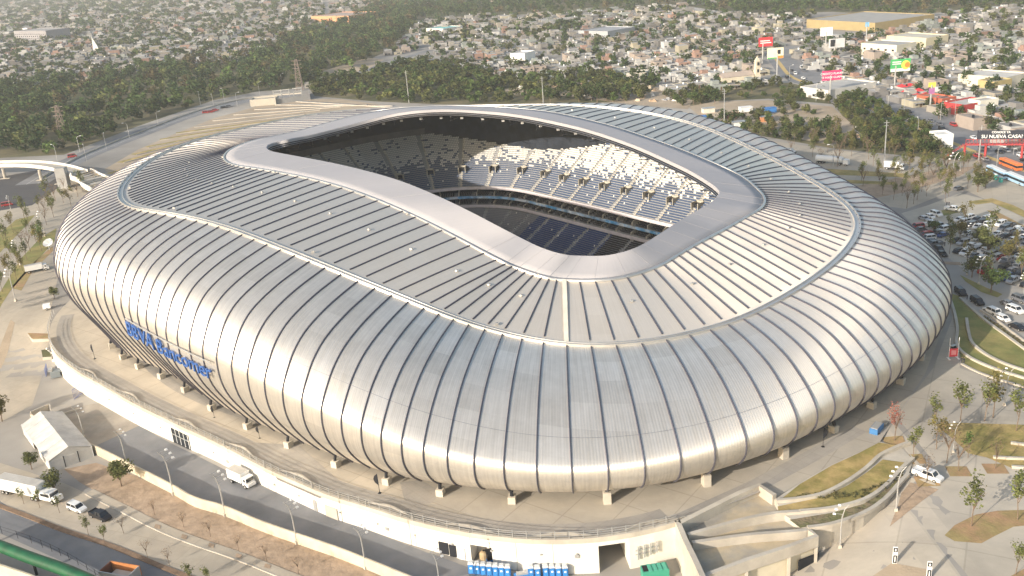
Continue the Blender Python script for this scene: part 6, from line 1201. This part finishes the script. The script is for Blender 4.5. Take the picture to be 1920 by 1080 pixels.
block('warehouse', 'wide grey blue warehouse deep in the city behind the stadium', 'warehouse', (1085, 72), (1140, 74), 40, 7, (.34, .36, .38), (.32, .33, .35), 'plain')
block('warehouse', 'orange brick hall at the top left of the city', 'warehouse', (585, 44), (655, 44), 60, 10, (.60, .30, .16), (.40, .32, .28), 'plain')
block('commercial_building', 'grey slab building at the far left of the city', 'building', (30, 78), (90, 78), 40, 16, (.28, .27, .28), (.34, .33, .32))
block('swimming_hall', 'hall with a pale turquoise roof at the edge of the woodland', 'hall', (800, 64), (832, 65), 30, 6, (.62, .6, .55), (.20, .50, .50), 'plain')
block('substation', 'walled electrical substation at the end of the access road', 'substation', (470, 200), (518, 196), 12, 4, (.48, .44, .37), (.42, .39, .33), 'plain')
for x, y, lb in ((523, 192, 'left'), (537, 190, 'middle'), (560, 187, 'right')):
    o = thing('steel_gantry', 'steel gantry of the substation, %s of three' % lb, 'gantry', gp(x, y)); MB().tube([(-3, 0, 0), (-3, 0, 9)], .25, 4).tube([(3, 0, 0), (3, 0, 9)], .25, 4).ob('post', M_POLE, o); MB().tube([(-3.5, 0, 8.6), (3.5, 0, 8.6)], .3, 4).tube([(-3.5, 0, 6.5), (3.5, 0, 6.5)], .2, 4).ob('crossarm', M_POLE, o)
wall_mesh([gp(*q)[:2] for q in ((520, 195), (582, 187), (580, 176))], 0, 4, .4, mat('grey_block', (.27, .27, .27), .9), 'substation_wall', label='dark grey block wall around the substation yard', cat='wall')
o = thing('church', 'cream church with a slim bell tower left of the avenue', 'church', gp(1392, 160), .16); MB().box(-14, 8, 0, 10, 0, 6).ob('nave', mat('church_wall', (.60, .54, .42), .9), o); MB().add([(-14.3, -.3, 6.02), (8.3, -.3, 6.02), (8.3, 10.3, 6.02), (-14.3, 10.3, 6.02), (-14.3, 5, 8.5), (8.3, 5, 8.5)], [(0, 1, 5, 4), (2, 3, 4, 5), (1, 2, 5), (3, 0, 4)]).ob('roof', mat('church_roof', (.40, .33, .28), .9), o)
tb = MB(); 
for z0, z1, w_ in ((0, 6, 1.9), (6.01, 11, 1.6), (11.01, 14.5, 1.3)): tb.box(10.5-w_, 10.5+w_, 1-w_, 1+w_, z0, z1)
tb.add([(9, -.5, 14.51), (12, -.5, 14.51), (12, 2.5, 14.51), (9, 2.5, 14.51), (10.5, 1, 18)], [(0, 1, 4), (1, 2, 4), (2, 3, 4), (3, 0, 4)]); tw = tb.ob('bell_tower', MATS['church_wall'], o)
for z in (7.5, 12): MB().box(9.9, 11.1, -.75, -.62, z, z+2).ob('opening', M_DARK, tw)
o = thing('monument', 'white leaning blade shaped tower among the houses at the upper left', 'tower', gp(184, 97)); MB().add([(-6, 0, 0), (3, 0, 0), (3, 3, 0), (-6, 3, 0), (-5, 1, 20), (-3.6, 1, 16), (-3.6, 2, 16), (-5, 2, 20)], [(0, 1, 5, 4), (1, 2, 6, 5), (2, 3, 7, 6), (3, 0, 4, 7), (4, 5, 6, 7)]).ob('blade', M_WHITE, o); MB().box(-3, 4, -.6, 3.6, 0, 3).ob('base', M_WHITE, o)
# billboards
def txt(s, size, m, parent, loc, name='lettering'):
    c = bpy.data.curves.new('t', 'FONT'); c.body = s; c.size = size; c.extrude = .03; c.align_x = 'CENTER'; c.align_y = 'CENTER'; c.offset = .03; o_ = bpy.data.objects.new('tmp', c); COL.objects.link(o_); me = bpy.data.meshes.new_from_object(o_.evaluated_get(bpy.context.evaluated_depsgraph_get())); COL.objects.unlink(o_); bpy.data.objects.remove(o_)
    me.materials.clear(); me.materials.append(m); o2 = ob(name, me, parent, loc=loc); o2.rotation_euler = (math.pi/2, 0, 0); return o2
def board(lab, base, tl, br, m, lines=(), m2=None, extra=None):
    """panel spans pixels tl..br in the upright plane over the base"""
    p = gp(*base); D = proj(p)[0][2]; s = D/FPX; w_ = (br[0]-tl[0])*s; cy = (tl[1]+br[1])/2; zc = pole_h(base, (base[0], cy), 0); h = (br[1]-tl[1])*s*1.04; ox = ((tl[0]+br[0])/2-base[0])*s
    o = thing('billboard', lab, 'billboard', p, -ROLL*0+math.atan2(-p[0], p[1])*-1*0); MB().tube([(0, .3, 0), (0, .3, zc)], .5, 8).ob('pole', M_POLE, o); pn = MB().box(ox-w_/2, ox+w_/2, 0, .4, zc-h/2, zc+h/2).ob('panel', m, o)
    for t_, sz, dz, mm in lines: txt(t_, sz*h, mm, pn, (ox, -.08, zc+dz*h))
    if extra: extra(pn, ox, zc, w_, h)
    return o
M_RED = mat('bill_red', (.62, .04, .05), .6, 0, .03); M_PINK = mat('bill_pink', (.66, .04, .16), .6, 0, .03); M_GREENB = mat('bill_green', (.06, .40, .13), .6); M_YEL = mat('bill_yellow', (.80, .62, .10), .6); M_ORB = mat('bill_orange', (.75, .25, .05), .6)
def bars(pn, ox, zc, w_, h):
    for k, f in ((-.1, .8), (.12, .7)): MB().box(ox-w_*.4, ox-w_*.4+w_*f, -.1, -.02, zc+k*h-.05*h, zc+k*h+.05*h).ob('print_line', M_WHITEP, pn)
board('red billboard with white print lines above the houses', (1430, 120), (1422, 71), (1448, 87), M_RED, extra=bars)
board('pink billboard with white lettering beside the avenue', (1556, 188), (1540, 133), (1576, 150), M_PINK, (('CREDITO PLANET', .30, .18, M_WHITEP), ('TE HACE GUAPA', .30, -.2, M_WHITEP)))
def half(pn, ox, zc, w_, h): MB().box(ox+w_*.12, ox+w_*.32, -.1, -.02, zc-h*.1, zc+h*.3).ob('print_block', M_DARK, pn); MB().box(ox+w_*.1, ox+w_*.49, -.06, -.01, zc-h*.49, zc-h*.25).ob('print_strip', M_ORB, pn); MB().box(ox-w_*.49, ox+w_*.09, -.06, -.01, zc-h*.49, zc-h*.38).ob('print_strip', M_GREENB, pn)
board('white and yellow billboard right below the red one', (1457, 145), (1438, 90), (1468, 109), mat('bill_cream', (.80, .76, .55), .6), extra=half)
def disc(pn, ox, zc, w_, h):
    MB().box(ox-w_*.49, ox+w_*.49, -.04, -.01, zc-h*.49, zc-h*.25).ob('print_strip', M_WHITEP, pn)
    for dx, r_, m in ((.26, .36, M_YEL), (.34, .22, M_ORB)): MB().tube([(ox+w_*dx, -.12 if m is M_ORB else -.09, zc), (ox+w_*dx, -.02, zc)], h*r_, 14).ob('print_disc', m, pn)
    for k in (.12, .28): MB().box(ox-w_*.42, ox+w_*.02, -.08, -.02, zc+k*h-.04*h, zc+k*h+.04*h).ob('print_line', M_WHITEP, pn)
board('green billboard with a yellow and red round picture', (1677, 170), (1667, 112), (1704, 134), M_GREENB, extra=disc)
board('blank white billboard on the roof line above the grey poster', (1548, 95), (1537, 52), (1560, 67), M_WHITEP)
board('pale grey poster billboard with a dark portrait shape', (1565, 108), (1553, 73), (1583, 89), mat('bill_grey', (.55, .55, .56), .6), extra=lambda pn, ox, zc, w_, h: MB().box(ox-w_*.4, ox-w_*.1, -.08, -.02, zc-h*.35, zc+h*.4).ob('print_block', M_DARK, pn))
board('round pale blue sign on a tall pole above the shops', (1624, 80), (1621, 42), (1628, 50), mat('bill_blue', (.20, .45, .70), .6))
board('yellow and purple roadside totem among the red shops', (1744, 205), (1738, 155), (1751, 163), M_YEL, extra=lambda pn, ox, zc, w_, h: MB().box(ox-w_*.4, ox+w_*.4, -.2, .3, zc-h*2.0, zc-h*.8).ob('lower_panel', mat('bill_purple', (.40, .16, .35), .6), pn))
board('white board on a grey mast at the far upper left', (55, 70), (46, 52), (55, 64), M_WHITEP)
# red footbridge with a dark banner
A, B = gp(1808, 300), gp(1990, 300); L = np.linalg.norm(B-A); o = thing('footbridge', 'red steel footbridge carrying a long dark advertising banner over the avenue', 'footbridge', A, head(A, B)); zd = pole_h((1808, 300), (1808, 271), 0)
b = MB(); b.box(0, L, 0, 3, zd-.4, zd)
for k in range(26): x = k*L/25; b.tube([(x, 0, zd), (x, 0, zd+2.2)], .09, 4); b.tube([(x, 0, zd), (min(x+L/25, L), 0, zd+2.2)], .06, 4)
b.tube([(0, 0, zd+2.2), (L, 0, zd+2.2)], .12, 4); b.ob('deck', mat('bridge_red', (.45, .06, .06), .6, 0, .1), o)
for x in (0, L*.22, L*.6): MB().tube([(x, 1.5, 0), (x, 1.5, zd-.4)], .5, 6).ob('column', MATS['bridge_red'], o)
st_ = MB(); [st_.box(-1-k*.7, -.3-k*.7, 0, 3, zd-.5-k*.55, zd-.3-k*.55) for k in range(int(zd/.55)-1)]; st_.ob('stair', MATS['bridge_red'], o)
bn = MB().box(4, L, -.3, -.1, zd+2.3, zd+6.0).ob('banner', mat('banner_dark', (.03, .035, .05), .6), o); txt('SU NUEVA CASA?', 2.0, M_WHITEP, bn, (13.5, -.36, zd+3.4)); txt('CONOCE YA', 1.2, M_WHITEP, bn, (13, -.36, zd+5.2)); MB().add([(24, -.33, zd+2.4), (L, -.33, zd+2.4), (L, -.33, zd+5.4), (32, -.33, zd+4.8)], [(0, 1, 2, 3)]).ob('print_block', mat('bill_steel', (.22, .28, .38), .6), bn)
# curved concrete pedestrian ramp at the left
o = thing('pedestrian_bridge', 'curved pale concrete footbridge on round piers at the left edge', 'footbridge'); zc_ = 6.5; RP = [np.array(p) for p in cr([bp(x, y, zc_)[:2] for x, y in ((-90, 312), (0, 308), (60, 308), (110, 314), (150, 325))], 5)]; RP2 = [np.array(p) for p in cr([bp(150, 325, 6.5)[:2], bp(170, 336, 4)[:2], bp(190, 352, 1.5)[:2], bp(205, 362, 0)[:2]], 4)]
P = np.array(RP); T = np.gradient(P, axis=0); T /= np.linalg.norm(T, axis=1)[:, None]; N = np.stack([-T[:, 1], T[:, 0]], 1); n = len(P)
for nm, a_, b_, z0, z1, m in (('deck', -4, 4, zc_-.9, zc_, M_CONCW), ('railing', -4.3, -4.0, zc_-.6, zc_+1.1, M_WHITE), ('railing', 4.0, 4.3, zc_-.6, zc_+1.1, M_WHITE)):
    V = np.stack([np.column_stack([P+N*a_, np.full(n, z0)]), np.column_stack([P+N*a_, np.full(n, z1)]), np.column_stack([P+N*b_, np.full(n, z1)]), np.column_stack([P+N*b_, np.full(n, z0)])], 1).reshape(-1, 3)
    ob(nm, np_mesh(nm, V, [(i*4+j, i*4+(j+1) % 4, (i+1)*4+(j+1) % 4, (i+1)*4+j) for i in range(n-1) for j in range(4)], m), o)
for x, y in ((78, 338), (10, 335), (112, 345)): p = gp(x, y); MB().tube([(p[0], p[1], 0), (p[0], p[1], zc_-.9)], .8, 8).ob('pier', M_CONCW, o); MB().box(p[0]-2.5, p[0]+2.5, p[1]-1, p[1]+1, 0, .3).ob('footing', M_CONCW, o)
P = np.array(RP2); T = np.gradient(P, axis=0); T /= np.linalg.norm(T, axis=1)[:, None]; N = np.stack([-T[:, 1], T[:, 0]], 1); zz = np.linspace(zc_, .3, len(P))
for k in range(len(P)-1):
    a_, b_ = P[k], P[k+1]; MB().add([tuple(a_-N[k]*6)+(zz[k],), tuple(a_+N[k]*6)+(zz[k],), tuple(b_+N[k+1]*6)+(zz[k]-.05,), tuple(b_-N[k+1]*6)+(zz[k]-.05,)], [(0, 3, 2, 1)]).ob('stair_flight', M_RAMPF if k % 2 else M_CONCW, o)
for s in (-1, 1): 
    V = []; 
    for k in range(len(P)): q = P[k]+N[k]*s*(6.2+.5*math.sin(k*1.3)); V += [tuple(q)+(zz[k]-1.5,), tuple(q)+(zz[k]+1.2,), tuple(q+N[k]*.5)+(zz[k]+1.2,), tuple(q+N[k]*.5)+(zz[k]-1.5,)]
    ob('railing', np_mesh('railing', np.array(V), [(k*4+j, k*4+j+1, k*4+5+j, k*4+4+j) for k in range(len(P)-1) for j in range(3)], M_WHITE), o)
MB().box(-2.5, 2.5, -2, 2, 0, 10.5).ob('lift_shaft', mat('shaft_grey', (.33, .33, .32), .7, 0, .1), o, loc=tuple(gp(122, 352)))
# red cars, tents and barriers on the access road; cars on the avenue
for x, y, lb in ((386, 212, 'red car left of a cluster at the edge of the terraced lot'), (396, 211, 'red car in the middle of a cluster at the terraced lot'), (404, 208, 'red car right of a cluster at the terraced lot'), (136, 295, 'red car alone at the foot of the access road'), (14, 386, 'red car at the left edge beside the dark road')): put_car('van' if x < 200 else 'suv', 'red', gp(x, y), .4, lb)
for x, y, c, lb in ((420, 203, 'black', 'black car on the access road near the substation'), (430, 201, 'grey', 'dark grey car on the access road near the substation')): put_car('suv', c, gp(x, y), .3, lb)
for k in range(46):
    t_ = rng.uniform(.1, .95); i = int(t_*(len(AVE)-2)); p = AVE[i]; q = AVE[i+1]; d = (q-p)/np.linalg.norm(q-p); nn = np.array([-d[1], d[0]]); off = rng.choice([-4, 4.5, 8, 12, 17, 21]); c = CH_[rng.integers(len(CH_))]; kk = KH[rng.integers(len(KH))]
    pp = p+nn*off+d*rng.uniform(-4, 4); put_car(kk, c, (pp[0], pp[1], .1), math.atan2(d[1], d[0])+(math.pi if off < 0 else 0), '%s %s driving on the avenue at the upper right' % (c, {'sedan': 'saloon', 'suv': 'estate car', 'pickup': 'pickup', 'van': 'van'}[kk]), {'pickup': 'pickup', 'van': 'van'}.get(kk, 'car'), '%s %ss on the avenue' % (c, kk))
for k, (x, y) in enumerate(((1700, 182), (1712, 186), (1722, 180), (1735, 188), (1748, 190), (1758, 196), (1690, 172), (1705, 170))):
    o = thing('market_canopy', 'red canopy of the roadside stalls left of the red shop', 'canopy', gp(x, y), group='red canopies of the roadside stalls'); c4 = MB(); [c4.tube([(sx*2.2, sy*2.2, 0), (sx*2.2, sy*2.2, 3)], .08, 4) for sx in (-1, 1) for sy in (-1, 1)]; c4.ob('frame', M_POLE, o); MB().add([(-2.6, -2.6, 3), (2.6, -2.6, 3), (2.6, 2.6, 3), (-2.6, 2.6, 3), (0, 0, 4.6)], [(0, 1, 4), (1, 2, 4), (2, 3, 4), (3, 0, 4)]).ob('cloth', M_RED, o)
for k, (x, y, c, lb) in enumerate(((1316, 228, (.06, .2, .5), 'blue shed at the dirt lot behind the stadium'), (1388, 238, (.7, .7, .68), 'white shed behind the far gutter of the stadium'), (1372, 222, (.45, .22, .16), 'rusty shack between the blue and white sheds'), (1330, 212, (.62, .58, .5), 'cream shack roof at the dirt lot'), (1400, 210, (.7, .7, .7), 'small white shed at the upper dirt lot'), (1438, 228, (.55, .25, .12), 'orange brick hut on the dirt lot'), (1445, 212, (.05, .2, .5), 'tiny blue hut on the upper dirt lot'))):
    p = gp(x, y); o = thing('shed', lb, 'shed', p, .1); MB().box(-3.4, 3.4, 0, 4, 0, 2.6).ob('wall', mat('shed_%d' % k, c, .8, 0, .12), o); MB().box(-3.7, 3.7, -.3, 4.3, 2.6, 2.75).ob('roof', M_POLE if k % 2 else mat('shed_%d' % k, c), o)
# rubble and scrap in the lots
for (x, y) in scatter([(950, 165), (1010, 158), (1120, 153), (1230, 165), (1290, 190), (1180, 192), (1060, 178)], 46, 51, 6)+scatter([(1600, 212), (1640, 250), (1600, 262), (1580, 230)], 4, 52, 5):
    b = MB(); c = [(.6, .58, .54), (.42, .3, .2), (.3, .3, .31), (.55, .46, .34)][rng.integers(4)]; m = mat('scrap_%d' % int(c[0]*100), c, .9, 0, .2, .5)
    for k in range(4): b.box(-1.5+rng.uniform(-1, 1), 1.2+rng.uniform(-1, 1), -1+rng.uniform(-1, 1), 1+rng.uniform(-1, 1), -.1, rng.uniform(.4, 1.8), rng.uniform(0, 3), (rng.uniform(-1, 1), rng.uniform(-1, 1), 0), top=rng.uniform(.3, .9))
    ob('rubble_heap', b.mesh('rubble_heap', m), loc=(x, y, 0), label='heap of rubble and scrap in the lots behind the stadium', cat='rubble heap', group='rubble heaps behind the stadium')
# ------------------------------------------------------------------ haze
hz = MB().box(-9500, 9500, -650, 14500, -9, 108); m = bpy.data.materials.new('haze'); m.use_nodes = True; n = m.node_tree.nodes; n.remove(n['Principled BSDF']); pv = n.new('ShaderNodeVolumePrincipled'); pv.inputs['Color'].default_value = (.86, .88, .90, 1); pv.inputs['Density'].default_value = 0.00014; pv.inputs['Anisotropy'].default_value = .0; m.node_tree.links.new(pv.outputs[0], n['Material Output'].inputs['Volume'])
o = hz.ob('haze', m, kind='stuff', label='thin pale haze lying over the whole city', cat='haze')
